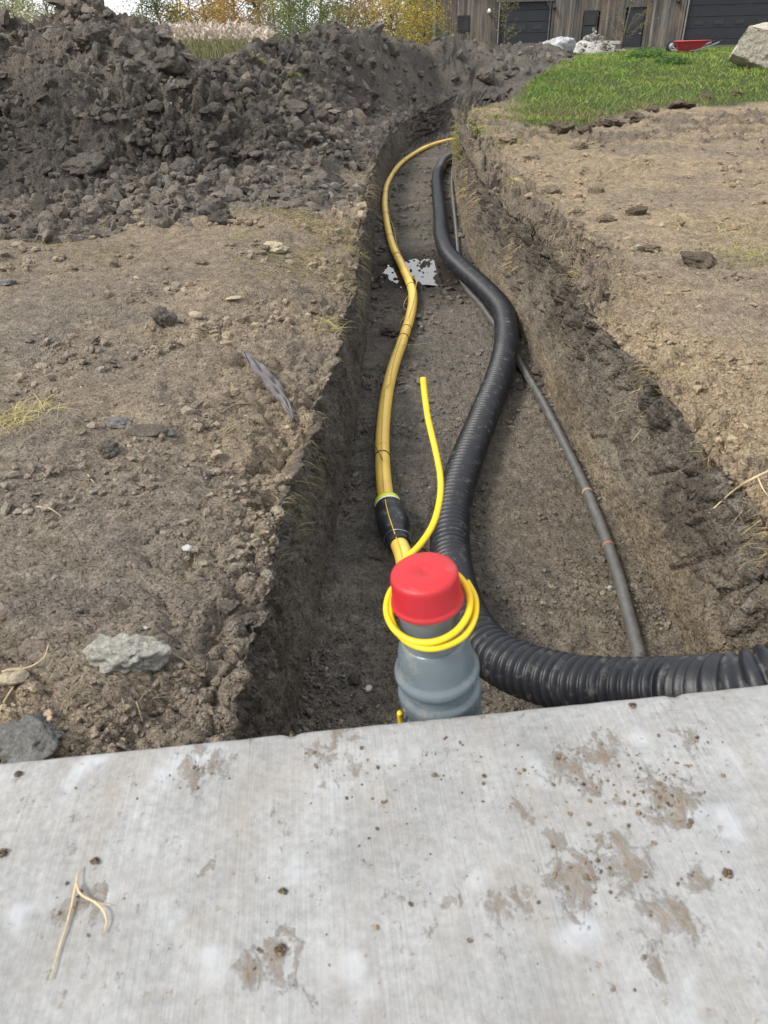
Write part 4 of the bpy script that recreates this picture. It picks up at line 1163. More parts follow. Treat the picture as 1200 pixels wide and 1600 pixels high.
# torn turf on the right corner of the bend
si = pick(vis & ((GZONE == 4) | ((GZONE == 3) & (GP[:, 2] > .3))) & (dRg < 1.0) & (gyv > 7.2) & (gyv < 12.5), 5200, np.clip(pn(GP * 1.7, 99) + .12, 0, 1) * np.exp(-np.clip(dRg, 0, 9) / .45) + 1e-6)
n = len(si); V, F, C = blades(n, GP[si], updir(n, .8), rng.uniform(.04, .11, n), rng.uniform(.005, .010, n), colmix(n, (0.17, 0.17, 0.06), (0.36, 0.33, 0.16), .25), .7, 3)
tag(link('turf', mesh_np('turf', V, F, C, False), M_STRAW), 'olive torn turf on the bank at the trench bend', 'turf', kind='stuff')

def tuft(px, py, n, h, rad, ca, cb, label, spread=.6, width=.003, name='grass_tuft', droop=.8):
    p = hit_any(px, py)
    b = np.array(p[:]) + np.stack([rng.normal(0, rad, n), rng.normal(0, rad, n), np.zeros(n)], 1)
    for k in range(n):
        q = drop(b[k, 0], b[k, 1]); hq = HBV.ray_cast(Vector((b[k, 0], b[k, 1], 4)), Vector((0, 0, -1)))
        b[k, 2] = max(q.z, hq[0].z if hq[0] is not None else -9) - .004
        if abs(b[k, 2] - p.z) > .07: b[k] = np.array(p[:]) + rng.normal(0, .006, 3)
    V, F, C = blades(n, b, updir(n, spread), rng.uniform(.45, 1.0, n) * h, rng.uniform(.6, 1.2, n) * width, colmix(n, ca, cb, .2), droop, 4)
    o = link(name, mesh_np(name, V - np.array(p[:]), F, C, False), M_STRAW); o.location = p
    tag(o, label, 'grass', 'tufts of grass on the banks' if rad < .08 else None, None if rad < .08 else 'stuff')
YG, SG, OG = (0.42, 0.38, 0.14), (0.50, 0.42, 0.22), (0.20, 0.22, 0.07)
tuft(35, 655, 150, .13, .045, YG, SG, 'yellow grass tuft at the left edge of the left bank', .8)
tuft(548, 395, 70, .10, .03, OG, SG, 'greenish grass tuft on the left trench lip near the puddle', .6)
tuft(525, 445, 40, .09, .03, OG, SG, 'sparse grass tuft on the left lip below the greenish one', .9)
tuft(510, 505, 90, .10, .045, YG, SG, 'straggly yellow grass tuft hanging on the left trench lip', .9)
tuft(450, 800, 60, .06, .03, SG, OG, 'small dry tuft on the left lip opposite the coupling', 1.0, .0018)
tuft(408, 848, 40, .055, .022, SG, OG, 'small dry tuft on the left lip above the grey clods', 1.0, .0018)
tuft(365, 668, 50, .06, .03, SG, (0.3, .25, .14), 'low straw tuft between the stones and the cloth', 1.1, .002)
tuft(378, 372, 70, .09, .04, OG, YG, 'green grass tuft below the foot of the spoil heap', .7)
tuft(165, 350, 110, .07, .11, OG, SG, 'patch of short grass at the foot of the spoil heap', .7)
tuft(550, 268, 50, .09, .04, YG, OG, 'pale tuft on the left lip opposite the bend', .8)
tuft(460, 118, 240, .10, .12, OG, (0.16, .17, .06), 'mossy grass sod on the flank of the spoil heap', .6, .008)
tuft(405, 95, 90, .10, .08, YG, OG, 'yellowish sod beside the reeds on the heap', .6, .008)
tuft(390, 160, 40, .07, .05, YG, OG, 'small pale sod below the reeds on the heap', .6, .006)
tuft(898, 430, 90, .10, .035, SG, (0.34, .27, .13), 'straw tuft hanging from the right lip beside the pipe bend', 1.2, .0025)
tuft(960, 500, 90, .08, .03, SG, (0.30, .22, .12), 'straw tuft on the right lip left of the tan slope', 1.2, .0022)
tuft(1050, 590, 80, .06, .03, SG, (0.36, .27, .12), 'straw tuft above the middle of the right wall', 1.2, .002)
tuft(1110, 720, 70, .06, .03, SG, (0.33, .25, .13), 'straw tuft by the stick on the right lip', 1.2, .0018)
tuft(800, 285, 60, .10, .05, YG, SG, 'yellow tuft on the right bank near the bend', .8, .005)
tuft(745, 205, 260, .12, .10, (0.22, .22, .09), YG, 'olive sod overhanging the trench corner', .7, .007)
tuft(720, 240, 130, .10, .08, (0.20, .20, .08), YG, 'olive sod hanging at the end of the black pipe', .8, .007)
tuft(775, 185, 200, .12, .10, (0.16, .19, .06), (0.25, .25, .1), 'greener sod behind the trench corner', .6, .008)
tuft(1180, 400, 220, .10, .13, (0.12, .18, .04), YG, 'green grass patch at the right edge beside the tan track', .6, .004)
tuft(1150, 360, 120, .07, .13, SG, YG, 'dry grass patch at the right edge beside the tan track', .8, .004)

# stick, twigs and roots on the ground
def ground_line(name, pts, r0, r1, mat, label, cat='stick', lift=0.004, n=6):
    q = [hit_any(x, y) + Vector((0, 0, lift + dz)) for x, y, dz in pts]
    c = catmull(q, n)
    tag(MB().tube(c, [r0 + (r1 - r0) * i / (len(c) - 1) for i in range(len(c))], 6).build(name, mat, None, True), label, cat)
M_TWIG = plain_mat('grey_twig', (0.20, 0.16, 0.12), 0.85, 0.3, 40)
ground_line('dry_stick', [(1215, 742, .02), (1170, 768, .03), (1135, 790, .03), (1106, 809, .01)], .0033, .0022, M_ROOT, 'long straw coloured stick on the right trench lip')
ground_line('dry_stick', [(1178, 762, .025), (1190, 775, .012), (1204, 785, .003)], .002, .0012, M_ROOT, 'short straw coloured stalk forking from the right lip stick')
ground_line('twig', [(258, 1022, .006), (285, 1035, .006), (305, 1050, .004), (322, 1070, .0)], .0028, .0016, M_TWIG, 'bent grey twig poking from under the pale angular rock', 'twig')
ground_line('twig', [(348, 648, .004), (368, 638, .008), (392, 634, .004)], .0032, .002, M_TWIG, 'brown twig left of the grey cloth', 'twig')
ground_line('straw', [(8, 1060, .012), (45, 1050, .006), (70, 1035, .006), (78, 1012, .004)], .0018, .0009, M_ROOT, 'curled straw stalk over the flat tan stone', 'straw')
ground_line('straw', [(0, 1120, .004), (12, 1098, .006), (25, 1075, .003)], .0022, .0014, M_ROOT, 'dry stalk at the left edge above the dark rock', 'straw')
ground_line('straw', [(58, 795, .002), (80, 800, .005), (98, 811, .002)], .0016, .001, M_ROOT, 'pale straw on the gravel at the left', 'straw')
ground_line('straw', [(138, 745, .002), (148, 758, .002)], .0014, .001, M_ROOT, 'short straw on the left bank below the clod', 'straw')
ground_line('twig', [(505, 1073, .003), (520, 1078, .006), (532, 1088, .002)], .0018, .001, M_TWIG, 'small twig on the trench floor near the slab', 'twig')

# grey cloth strip on the left shoulder
def build_cloth():
    cl = [(382, 556, 6), (398, 573, 15), (416, 592, 20), (433, 613, 17), (448, 638, 11), (460, 662, 4)]
    V = []; nu, nv = 40, 12
    ce = catmull([Vector((x, y, w)) for x, y, w in cl], 8); ce = [ce[int(i * (len(ce) - 1) / (nu - 1))] for i in range(nu)]
    for i, c in enumerate(ce):
        for j in range(nv):
            t = j / (nv - 1) - .5
            q = hit_any(c.x + c.z * t * 0.95, c.y - c.z * t * .55)
            V.append((q.x, q.y, q.z))
    V = np.array(V).reshape(nu, nv, 3)
    for _ in range(4):
        V[1:-1] = (V[:-2] + V[2:] + 2 * V[1:-1]) / 4
        V[:, 1:-1] = (V[:, :-2] + V[:, 2:] + 2 * V[:, 1:-1]) / 4
    uu, vv = np.meshgrid(np.linspace(0, 1, nu), np.linspace(0, 1, nv), indexing='ij')
    wr = .016 * np.abs(np.sin(vv * 8 + 2.2 * np.sin(uu * 5))) - .006 * (np.abs(vv - .5) > .38) + .006 * pn(np.stack([uu * 14, vv * 5, uu * 0], 2).reshape(-1, 3), 95).reshape(nu, nv) + .004 * np.sin(uu * 22 + vv * 9)
    V[:, :, 2] += .004 + wr
    idx = np.arange(nu * nv).reshape(nu, nv)
    F = np.stack([idx[:-1, :-1], idx[:-1, 1:], idx[1:, 1:], idx[1:, :-1]], 2).reshape(-1, 4)
    o = link('cloth_strip', mesh_np('cloth_strip', V.reshape(-1, 3), F), plain_mat('grey_fabric', (0.150, 0.135, 0.138), 0.9, 0.25, 30, .002, 160))
    md = o.modifiers.new('solid', 'SOLIDIFY'); md.thickness = .002
    tag(o, 'crumpled grey cloth strip half buried in the left trench shoulder', 'cloth')
build_cloth()
tag(rock('litter', 260, 163, 20, .6, .3, M_WHITE, 'x', seed=60, cuts=8), 'pale scrap lying on the spoil heap', 'litter')

# ------------------------------------------------------------------ barn
BY = 56.0
def bx_(px, py=50):  # photo x on the barn front
    return gy(px, py, BY).x
def bz_(px, py): return gy(px, py, BY).z
def wood_mat():
    m, nt, N, L, P = node_mat('weathered_boards')
    co = objco(nt)
    g = noise(nt, mapping(nt, co, (9, 9, 0.35)), 1.0, 6, 0.7, 0.3); g2 = noise(nt, mapping(nt, co, (40, 40, 1.2)), 1.0, 4, 0.7)
    at = N.new('ShaderNodeAttribute'); at.attribute_name = 'col'
    c = mix(nt, 1.0, at.outputs['Color'], ramp(nt, g, [(0.28, 0.25), (0.5, 0.85), (0.72, 1.9)]), 'MULTIPLY')
    c = mix(nt, 1.0, c, ramp(nt, g2, [(0.3, 0.6), (0.7, 1.3)]), 'MULTIPLY')
    c = mix(nt, ramp(nt, noise(nt, mapping(nt, co, (2.2, 1, .6)), 1.0, 4), [(0.48, 0.0), (0.68, 0.65)]), c, (0.22, 0.15, 0.10))
    L.new(c, P.inputs['Base Color']); P.inputs['Roughness'].default_value = 0.9
    L.new(bump(nt, g, 0.02), P.inputs['Normal'])
    return m
M_BOARD = wood_mat()
M_DOOR = plain_mat('charcoal_door', (0.030, 0.033, 0.040), 0.55, 0.12, 3, spec=0.3)
M_FRAME = plain_mat('dark_frame', (0.022, 0.023, 0.025), 0.6, 0.1)
M_TRIM = plain_mat('grey_trim', (0.26, 0.25, 0.24), 0.7, 0.2)
m_, nt_, N_, L_, P_ = node_mat('window_glass')
P_.inputs['Base Color'].default_value = (0.012, 0.014, 0.016, 1); P_.inputs['Roughness'].default_value = 0.06
M_GLASS = m_
M_ROOF = plain_mat('metal_roof', (0.07, 0.075, 0.08), 0.5, 0.15)
barn = empty('barn', (bx_(677), BY, 0.4))
def br(o): return rel(o, barn)
bx0, bx1 = bx_(677), bx_(1420)
zt = 5.2; zb = 0.3
d1 = (bx_(779), bx_(856), 0.42, bz_(818, 3)); d2 = (bx_(1069), bx_(1238), 0.42, bz_(1100, -14))
w1 = (bx_(716), bx_(732), bz_(724, 48), bz_(724, 26)); w2 = (bx_(911), bx_(930), bz_(920, 62), bz_(920, 18)); dd = (bx_(977), bx_(1004), 0.42, bz_(990, 11))
OPEN = [d1, d2, w1, w2, dd]
def barn_front():
    V, F, C = [], [], []
    x = bx0; r_ = random.Random(3)
    while x < bx1:
        w = r_.choice((.16, .18, .2, .22, .24)); y0 = BY - r_.uniform(.0, .02); xa, xb = x + .006, x + w - .006
        segs = [(zb, zt)]
        for (a, b, c, d) in OPEN:
            if xb > a and xa < b:
                ns = []
                for (s, e) in segs:
                    if c > s: ns.append((s, min(e, c)))
                    if d < e: ns.append((max(s, d), e))
                segs = [q for q in ns if q[1] - q[0] > .02]
        col = np.array(r_.choice(((.16, .15, .142), (.20, .186, .172), (.12, .112, .105), (.23, .21, .19), (.18, .158, .138)))) * r_.uniform(.55, 1.0)
        for (s, e) in segs:
            b_ = len(V)
            V += [(xa, y0, s), (xb, y0, s), (xb, BY + .03, s), (xa, BY + .03, s), (xa, y0, e), (xb, y0, e), (xb, BY + .03, e), (xa, BY + .03, e)]
            F += [(b_, b_+3, b_+2, b_+1), (b_+4, b_+5, b_+6, b_+7), (b_, b_+1, b_+5, b_+4), (b_+1, b_+2, b_+6, b_+5), (b_+2, b_+3, b_+7, b_+6), (b_+3, b_, b_+4, b_+7)]
            C += [col] * 8
        x += w
    # left gable side boards
    y = BY
    while y < BY + 10:
        w = r_.choice((.18, .2, .22)); b_ = len(V); xo = bx0 - r_.uniform(0, .015)
        V += [(xo, y+.03, zb), (xo, y+w+.02, zb), (bx0+.03, y+w+.02, zb), (bx0+.03, y+.03, zb), (xo, y+.03, zt), (xo, y+w+.02, zt), (bx0+.03, y+w+.02, zt), (bx0+.03, y+.03, zt)]
        F += [(b_, b_+1, b_+2, b_+3), (b_+4, b_+7, b_+6, b_+5), (b_, b_+4, b_+5, b_+1), (b_+1, b_+5, b_+6, b_+2), (b_+2, b_+6, b_+7, b_+3), (b_+3, b_+7, b_+4, b_)]
        C += [np.array((.12, .11, .10))] * 8
        y += w
    o = br(link('board_siding', mesh_np('board_siding', V, F, np.array(C), False), M_BOARD)); o['kind'] = 'stuff'
    back = MB()
    back.box(bx0 + .04, bx1, BY + .30, BY + 10, zb, zt)
    br(back.build('wall_core', M_FRAME))
barn_front()
rf = MB(); rf.v = [(bx0 - .5, BY - .55, zt - .15), (bx1 + .5, BY - .55, zt - .15), (bx1 + .5, BY + 5, zt + 2.2), (bx0 - .5, BY + 5, zt + 2.2), (bx0 - .5, BY + 10.5, zt - .15), (bx1 + .5, BY + 10.5, zt - .15),
        (bx0 - .5, BY - .55, zt - .3), (bx1 + .5, BY - .55, zt - .3), (bx0 - .5, BY + 10.5, zt - .3), (bx1 + .5, BY + 10.5, zt - .3)]
rf.f = [(0, 1, 2, 3), (3, 2, 5, 4), (0, 6, 7, 1), (4, 5, 9, 8), (6, 8, 9, 7), (0, 3, 4, 8, 6), (1, 7, 9, 5, 2)]
br(rf.build('roof', M_ROOF))
br(MB().box(bx0 - .05, bx0 + .13, BY - .05, BY + .02, zb, zt).build('corner_post', M_TRIM))
def garage(d, wins, name='garage_door', clip=False):
    a, b, z0, z1 = d
    g = MB().box(a - .05, b + .05, BY + .16, BY + .22, z0 - .1, z1 + .05).build(name, M_FRAME); br(g)
    ph = .62
    zz = z0; k = 0
    wz = bz_(818, 43)
    # panels are stacked so that the window row sits mid panel
    edges = [wz - ph / 2 + ph * j for j in range(-3, 5)]
    edges = [z0] + [e_ for e_ in edges if z0 + .1 < e_ < z1 - .05] + [z1]
    for s, e_ in zip(edges[:-1], edges[1:]):
        p = MB().box(a, b, BY + .10, BY + .15, s + .012, e_ - .012).build('door_panel', M_DOOR, None, False, .01)
        p.parent = g
        if s < wz < e_:
            for wx in wins:
                q = MB().box(wx - .36, wx + .36, BY + .085, BY + .099, wz - .15, wz + .15).build('window_frame', M_FRAME); q.parent = g
                q = MB().box(wx - .30, wx + .30, BY + .075, BY + .084, wz - .11, wz + .11).build('pane', M_GLASS); q.parent = g
    for xx in (a - .07, b + .01):
        br(MB().box(xx, xx + .06, BY - .06, BY + .12, z0, z1 + .04).build('door_jamb', M_TRIM if xx < a else M_BOARD2))
    br(MB().box(a - .2, b + .2, BY - .08, BY + .0, z1 + .01, z1 + .16).build('lintel', M_BOARD2))
    if clip:
        for sx, x0 in ((1, a), (-1, b)):
            t = MB(); y0, y1 = BY + .02, BY + .09
            t.v = [(x0, y0, z1), (x0 + sx * .3, y0, z1), (x0, y0, z1 - .36), (x0, y1, z1), (x0 + sx * .3, y1, z1), (x0, y1, z1 - .36)]
            t.f = [(0, 1, 2), (3, 5, 4), (0, 3, 4, 1), (1, 4, 5, 2), (2, 5, 3, 0)]
            br(t.build('corner_brace', M_BOARD2))
M_BOARD2 = plain_mat('grey_timber', (0.11, 0.10, 0.092), 0.9, 0.35, 5)
garage(d1, [bx_(794), bx_(814), bx_(839)], clip=True)
garage(d2, [bx_(x) for x in (1090, 1121, 1154, 1188, 1222)])
def window(w, bars=1):
    a, b, z0, z1 = w
    f = MB()
    f.box(a - .06, a + .02, BY - .05, BY + .1, z0, z1).box(b - .02, b + .06, BY - .05, BY + .1, z0, z1).box(a - .06, b + .06, BY - .052, BY + .1, z1 - .02, z1 + .07).box(a - .06, b + .06, BY - .052, BY + .1, z0 - .07, z0 + .02)
    o = br(f.build('window', M_FRAME))
    n = bars + 1
    for k in range(n):
        s = z0 + (z1 - z0) * k / n; e_ = z0 + (z1 - z0) * (k + 1) / n
        q = MB().box(a + .02, b - .02, BY + .03, BY + .05, s + .03, e_ - .02).build('pane', M_GLASS); q.parent = o
window(w1, 0); window(w2, 1)
o = br(MB().box(dd[0], dd[1], BY + .06, BY + .12, dd[2], dd[3]).build('entry_door', M_DOOR))
q = MB().box(dd[0] + .25, dd[1] - .25, BY + .045, BY + .058, dd[2] + 1.3, dd[3] - .35).build('pane', M_GLASS); q.parent = o
q = MB().box(dd[1] - .2, dd[1] - .1, BY + .0, BY + .058, 1.4, 1.46).build('handle', M_TRIM); q.parent = o
for px, py, mt, nm in ((764, 17, M_WHITE, 'wall_lamp'), (866, 11, M_FRAME, 'wall_lamp'), (1060, 1, M_FRAME, 'wall_lamp')):
    p = gy(px, py, BY)
    br(MB().lathe([(.02, -.14), (.10, -.12), (.13, -.02), (.09, .08), (.03, .12)], 14, Matrix.Translation((p.x, BY - .14, p.z))).box(p.x - .03, p.x + .03, BY - .1, BY + .02, p.z + .02, p.z + .1).build(nm, mt, None, True))
tag(barn, 'long weathered board barn with dark garage doors', 'barn')

# ------------------------------------------------------------------ wheelbarrow, boulder, rubble
def at_rise(px, py, Y):
    p = gy(px, py, Y); return p
wbp = drop(gy(1075, 78, 20.5).x, 20.5); wb = empty('wheelbarrow', wbp, 0.0); wb.scale = (.8, .8, .8)
M_TRAY = plain_mat('red_tray', (0.42, 0.045, 0.055), 0.5, 0.2, 6, dirt=((0.16, 0.06, 0.04), 0.05, 6))
M_STEEL = plain_mat('grey_steel', (0.30, 0.31, 0.33), 0.5, 0.2, 8, metal=0.3)
M_TYRE = plain_mat('tyre_rubber', (0.02, 0.02, 0.02), 0.8, 0.2)
def tray():
    t = MB(); tw, bw, d = .48, .26, .30; zt_, zb_ = gy(1075, 59.5, 20.5).z - wbp.z, gy(1075, 78, 20.5).z - wbp.z
    zb_ = max(zb_, .06)
    o_ = [(-.50, -.33, zt_), (.50, -.33, zt_), (.50, .33, zt_), (-.50, .33, zt_)]; b_ = [(-.36, -.20, zb_), (.24, -.20, zb_), (.24, .20, zb_), (-.36, .20, zb_)]
    i_ = [(x * .96, y * .95, z) for x, y, z in o_]; c_ = [(x * .95 if x < 0 else x * .93, y * .93, z + .02) for x, y, z in b_]
    t.v = o_ + b_ + i_ + c_
    for k in range(4):
        j = (k + 1) % 4
        t.f += [(k, j, 4 + j, 4 + k)[::-1], (8 + k, 8 + j, 12 + j, 12 + k), (k, j, 8 + j, 8 + k)]
    t.f += [(4, 5, 6, 7), (12, 13, 14, 15)[::-1]]
    return t, zt_, zb_
t_, zt_, zb_ = tray()
tr = t_.build('tray', M_TRAY, wb, False, .012)
MB().tube([(-.51, -.34, zt_), (.51, -.34, zt_), (.51, .34, zt_), (-.51, .34, zt_), (-.51, -.34, zt_)], .016, 8).build('rim', M_TRAY, tr, True)
for sy in (-1, 1):
    MB().tube([(-.55, .05 * sy, zb_ + .02), (.1, .22 * sy, zb_ - .01), (.45, .28 * sy, zb_ + .08), (.86, .30 * sy, zb_ + .21)], .018, 8).build('handle', M_STEEL, wb, True)
    MB().tube([(.80, .298 * sy, zb_ + .19), (.92, .302 * sy, zb_ + .228)], .023, 8).build('grip', M_TYRE, wb, True)
    MB().tube([(.12, .2 * sy, zb_), (.14, .22 * sy, .0), (.28, .22 * sy, .0), (.30, .24 * sy, zb_ + .04)], .014, 8).build('leg', M_STEEL, wb, True)
WM = Matrix.Translation((-.52, 0, .17)) @ Matrix.Rotation(R(90), 4, 'X')
wh = MB().lathe([(.06, -.045), (.15, -.05), (.175, -.03), (.18, 0), (.175, .03), (.15, .05), (.06, .045)], 26, WM).build('tyre', M_TYRE, wb, True)
MB().lathe([(.0, -.05), (.10, -.053), (.10, .053), (.0, .05)], 20, WM).build('hub', M_STEEL, wh, True)
for sy in (-1, 1):
    MB().tube([(-.52, .07 * sy, .17), (-.42, .09 * sy, zb_ + .04), (-.38, .1 * sy, zt_ - .12)], .014, 8).build('brace', M_STEEL, wb, True)
tag(wb, 'red wheelbarrow with grey handles in front of the barn', 'wheelbarrow')

M_BOULD = rock_mat('cream_boulder', (0.58, 0.52, 0.42), (0.78, 0.73, 0.63), 3.0, 0.10)
bo = gy(1172, 97, 15.5)
W = lump_shape(ico(5)[0], 77, .38, 1.0, 9, .035); W = W / np.abs(W).max(0) * np.array([.62, .5, .46])
o = link('boulder', mesh_np('boulder', W, ico(5)[1]), M_BOULD); gz_ = drop(bo.x + .04, 15.5).z
o.location = (bo.x + .06, 15.5, gy(1172, 66, 15.5).z - .02); o.rotation_euler = (.1, -.18, .5)
tag(o, 'big cream boulder at the right edge of the lawn', 'boulder')
rp = gy(1182, 50, 15.2)
W = lump_shape(ICO4b[0], 78, .3, 1.0, 6, .05); W = W / np.abs(W).max(0) * np.array([.20, .15, .045])
o = link('stone', mesh_np('stone', W, ICO4b[1]), rock_mat('red_stone', (0.20, 0.10, 0.07), (0.30, 0.17, 0.12), 9, .02)); o.location = rp + Vector((.07, .1, .02)); o.rotation_euler = (0, .1, 0)
tag(o, 'flat rusty brown stone lying on top of the boulder', 'stone')

# rubble by the barn
RYY = 21.5
M_RUB = [rock_mat('pale_rubble', (0.38, 0.37, 0.35), (0.60, 0.58, 0.55), 4, .05), rock_mat('tan_rubble', (0.36, 0.29, 0.23), (0.52, 0.45, 0.38), 4, .05)]
pr_ = gy(924, 86, RYY); pr_.z = min(pr_.z, drop(pr_.x, RYY).z + .05) if False else pr_.z
rub = empty('rubble_pile', (pr_.x, RYY, pr_.z + .06))
rs = [mesh_np('rubble_stone', lump_shape(ICO2[0], 300 + k, .4, .8, 7), ICO2[1], None, False) for k in range(6)]
for k, me in enumerate(rs): me.materials.append(M_RUB[k % 2 if k < 4 else 0])
for k in range(150):
    u = random.gauss(.05, .30); v = random.gauss(0, .25); hh = max(0, .48 - .66 * abs(u) - .4 * abs(v)) * random.uniform(.15, 1)
    o = link('rubble_stone', rs[k % 6], None, rub); s = random.uniform(.03, .09)
    o.location = (u, v, hh + .02); o.scale = (s, s * .8, s * random.uniform(.4, .8)); o.rotation_euler = (random.uniform(-1, 1), random.uniform(-1, 1), random.uniform(0, 6))
    if k < 1: pass
# a core so that nothing shows through between the stones
Wc = lump_shape(ICO4b[0], 310, .3, 1.0, 3, .08) * np.array([.55, .42, .30]); link('rubble_core', mesh_np('rubble_core', Wc, ICO4b[1]), M_RUB[0], rub)
tag(rub, 'heap of broken pale rubble in front of the barn', 'rubble')
p = gy(872, 78, RYY - 1)
W = lump_shape(ico(5)[0], 88, .4, 1.0, 8, .05); W = W / np.abs(W).max(0) * np.array([.62, .5, .36])
o = link('boulder', mesh_np('boulder', W, ico(5)[1]), rock_mat('white_boulder', (0.42, 0.42, 0.43), (0.64, 0.64, 0.66), 3, .08)); o.location = p + Vector((0, 0, .0)); o.rotation_euler = (0, .1, .3)
tag(o, 'whitish grey boulder left of the rubble heap', 'boulder')
M_PLANK = plain_mat('pale_plank', (0.45, 0.43, 0.40), 0.8, 0.25, 6)
for k, (x0, x1, y0, y1) in enumerate(((880, 955, 70, 69), (878, 950, 74.5, 73), (925, 968, 66, 66.5))):
    a, b = gy(x0, y0, RYY + .6 + .2 * k), gy(x1, y1, RYY + .7 + .2 * k); d_ = (b - a); L0 = d_.length
    o = MB().box(0, L0, -.07, .07, -.035, .035).build('plank', M_PLANK, None, False, .006); o.location = a; o.rotation_euler = (0, -math.asin(d_.z / L0), math.atan2(d_.y, d_.x))
    tag(o, ('pale plank lying behind the whitish boulder, upper of two', 'pale plank lying behind the whitish boulder, lower of two', 'short pale plank on the right side of the rubble heap')[k], 'plank', 'planks by the rubble')

# leafy weeds on the rise
def leafy(name, p, n, rad, h, lsize, ca, cb, label, cat, group=None, stems=0, mat=None):
    ph = rng.uniform(0, 2 * np.pi, n); u = np.sqrt(rng.random(n)); 
    b = np.stack([np.cos(ph) * u * rad, np.sin(ph) * u * rad, rng.random(n) ** .8 * h * (1 - .6 * u ** 2)], 1)
    V, F, C = blades(n, b, updir(n, 1.2), rng.uniform(.6, 1.2, n) * lsize, rng.uniform(.4, .7, n) * lsize, colmix(n, ca, cb, .25), .5, 2)
    e = empty(name, p)
    link('foliage', mesh_np('foliage', V, F, C, False), mat or M_LEAF, e)
    if stems:
        m = MB()
        for k in range(stems):
            a = random.uniform(0, 6.28); r_ = random.uniform(.1, .8) * rad
            m.tube([(0, 0, -.05), (math.cos(a) * r_ * .4, math.sin(a) * r_ * .4, h * .5), (math.cos(a) * r_, math.sin(a) * r_, h * random.uniform(.6, .95))], [.02 * h, .013 * h, .004 * h], 5)
        m.build('stem', M_BARK, e)
    tag(e, label, cat, group)
    return e
for px, py, Y, rad, h, lab in ((1010, 82, 18.5, .42, .22, 'low green leafy weed patch left of the wheelbarrow'), (1050, 97, 17, .35, .14, 'low leafy weeds in the lawn below the wheelbarrow')):
    q = gy(px, py, Y); q.z = drop(q.x, Y).z; leafy('weed_patch', q, 700, rad, h, .055, (0.05, 0.12, 0.025), (0.13, 0.22, 0.06), lab, 'weed', stems=5)
for px, py, Y, lab in ((822, 82, 24, 'small green weed clump in front of the left garage door'), (880, 88, 22, 'brownish weed clump in front of the whitish boulder')):
    q = gy(px, py, Y); leafy('weed_patch', q - Vector((0, 0, .12)), 160, .25, .3, .06, (0.10, 0.13, 0.03), (0.2, 0.2, 0.07), lab, 'weed', stems=4)

def sapling(px, py, Y, h, n, lean, label):
    q = gy(px, py, Y); e = empty('sapling', q - Vector((0, 0, .3)))
    m = MB(); top = Vector((lean, 0, h)); ends = []
    m.tube([(0, 0, 0), (lean * .3, 0, h * .4), (lean * .7, .02, h * .75), top[:]], [.035, .026, .016, .006], 6)
    for k in range(n):
        t = random.uniform(.12, 1); o_ = Vector((lean * t, 0, h * t)); a = random.uniform(0, 6.28); L = random.uniform(.18, .5) * h * (1 - .62 * t) + .12
        en = o_ + Vector((math.cos(a) * L, math.sin(a) * L * .8, L * random.uniform(.3, .9))); m.tube([o_, o_.lerp(en, .5) + Vector((0, 0, .02)), en], [.010, .007, .003], 5); ends.append((o_, en))
    m.build('trunk', M_BARK, e, True)
    b = []
    for o_, en in ends:
        for _ in range(16):
            w = o_.lerp(en, random.uniform(.25, 1.05)); b.append((w.x + random.gauss(0, .035), w.y + random.gauss(0, .035), w.z + random.gauss(0, .03)))
    n_ = len(b); V, F, C = blades(n_, b, updir(n_, 1.5), rng.uniform(.04, .08, n_), rng.uniform(.02, .04, n_), colmix(n_, (0.26, 0.22, 0.06), (0.14, 0.14, 0.05)), .5, 2)
    link('crown', mesh_np('crown', V, F, C, False), M_LEAF, e)
    tag(e, label, 'tree')
sapling(787, 76, 30, 1.75, 26, .05, 'thin yellowing sapling before the left garage door')
sapling(968, 82, 29, 2.9, 40, .35, 'taller bare-stemmed sapling with yellow leaves left of the wheelbarrow')

# ------------------------------------------------------------------ reeds, shrubs and trees behind
def reeds():
    n = 2600
    px = rng.uniform(222, 425, n); Y = rng.uniform(23, 31, n)
    b = np.zeros((n, 3)); top = np.zeros(n)
    for k in range(n):
        q = gy(px[k], 70, Y[k]); b[k] = (q.x, Y[k], .15)
        e = gy(px[k], 44 + 9 * ((px[k] - 325) / 100) ** 2 + rng.normal(0, 4), Y[k]); top[k] = e.z - .15
    V, F, C = blades(n, b, updir(n, .10), top * rng.uniform(.75, 1.0, n), rng.uniform(.03, .06, n), colmix(n, (0.20, 0.21, 0.10), (0.34, 0.31, 0.19), .25), .12, 3)
    m2 = 2600; i = rng.integers(0, n, m2)
    pb = b[i] + np.stack([rng.normal(0, .05, m2), rng.normal(0, .05, m2), top[i] * rng.uniform(.86, 1.02, m2)], 1)
    V2, F2, C2 = blades(m2, pb, updir(m2, .5), rng.uniform(.10, .24, m2), rng.uniform(.04, .09, m2), colmix(m2, (0.46, 0.37, 0.30), (0.58, 0.49, 0.41), .15), .5, 3)
    m3 = 2600; i = rng.integers(0, n, m3)
    pb = b[i] + np.stack([rng.normal(0, .05, m3), rng.normal(0, .05, m3), top[i] * rng.uniform(.2, .8, m3)], 1)
    V3, F3, C3 = blades(m3, pb, updir(m3, .5), rng.uniform(.2, .45, m3), rng.uniform(.03, .05, m3), colmix(m3, (0.14, 0.16, 0.07), (0.25, 0.25, 0.13), .2), .6, 3)
    V = np.concatenate([V, V2, V3]); F = np.concatenate([F, F2 + len(V) - len(V2) - len(V3), F3 + len(V) - len(V3)]); C = np.concatenate([C, C2, C3])
    tag(link('reeds', mesh_np('reeds', V, F, C, False), M_STRAW), 'stand of pale plumed reeds behind the spoil heap', 'reeds', kind='stuff')
reeds()

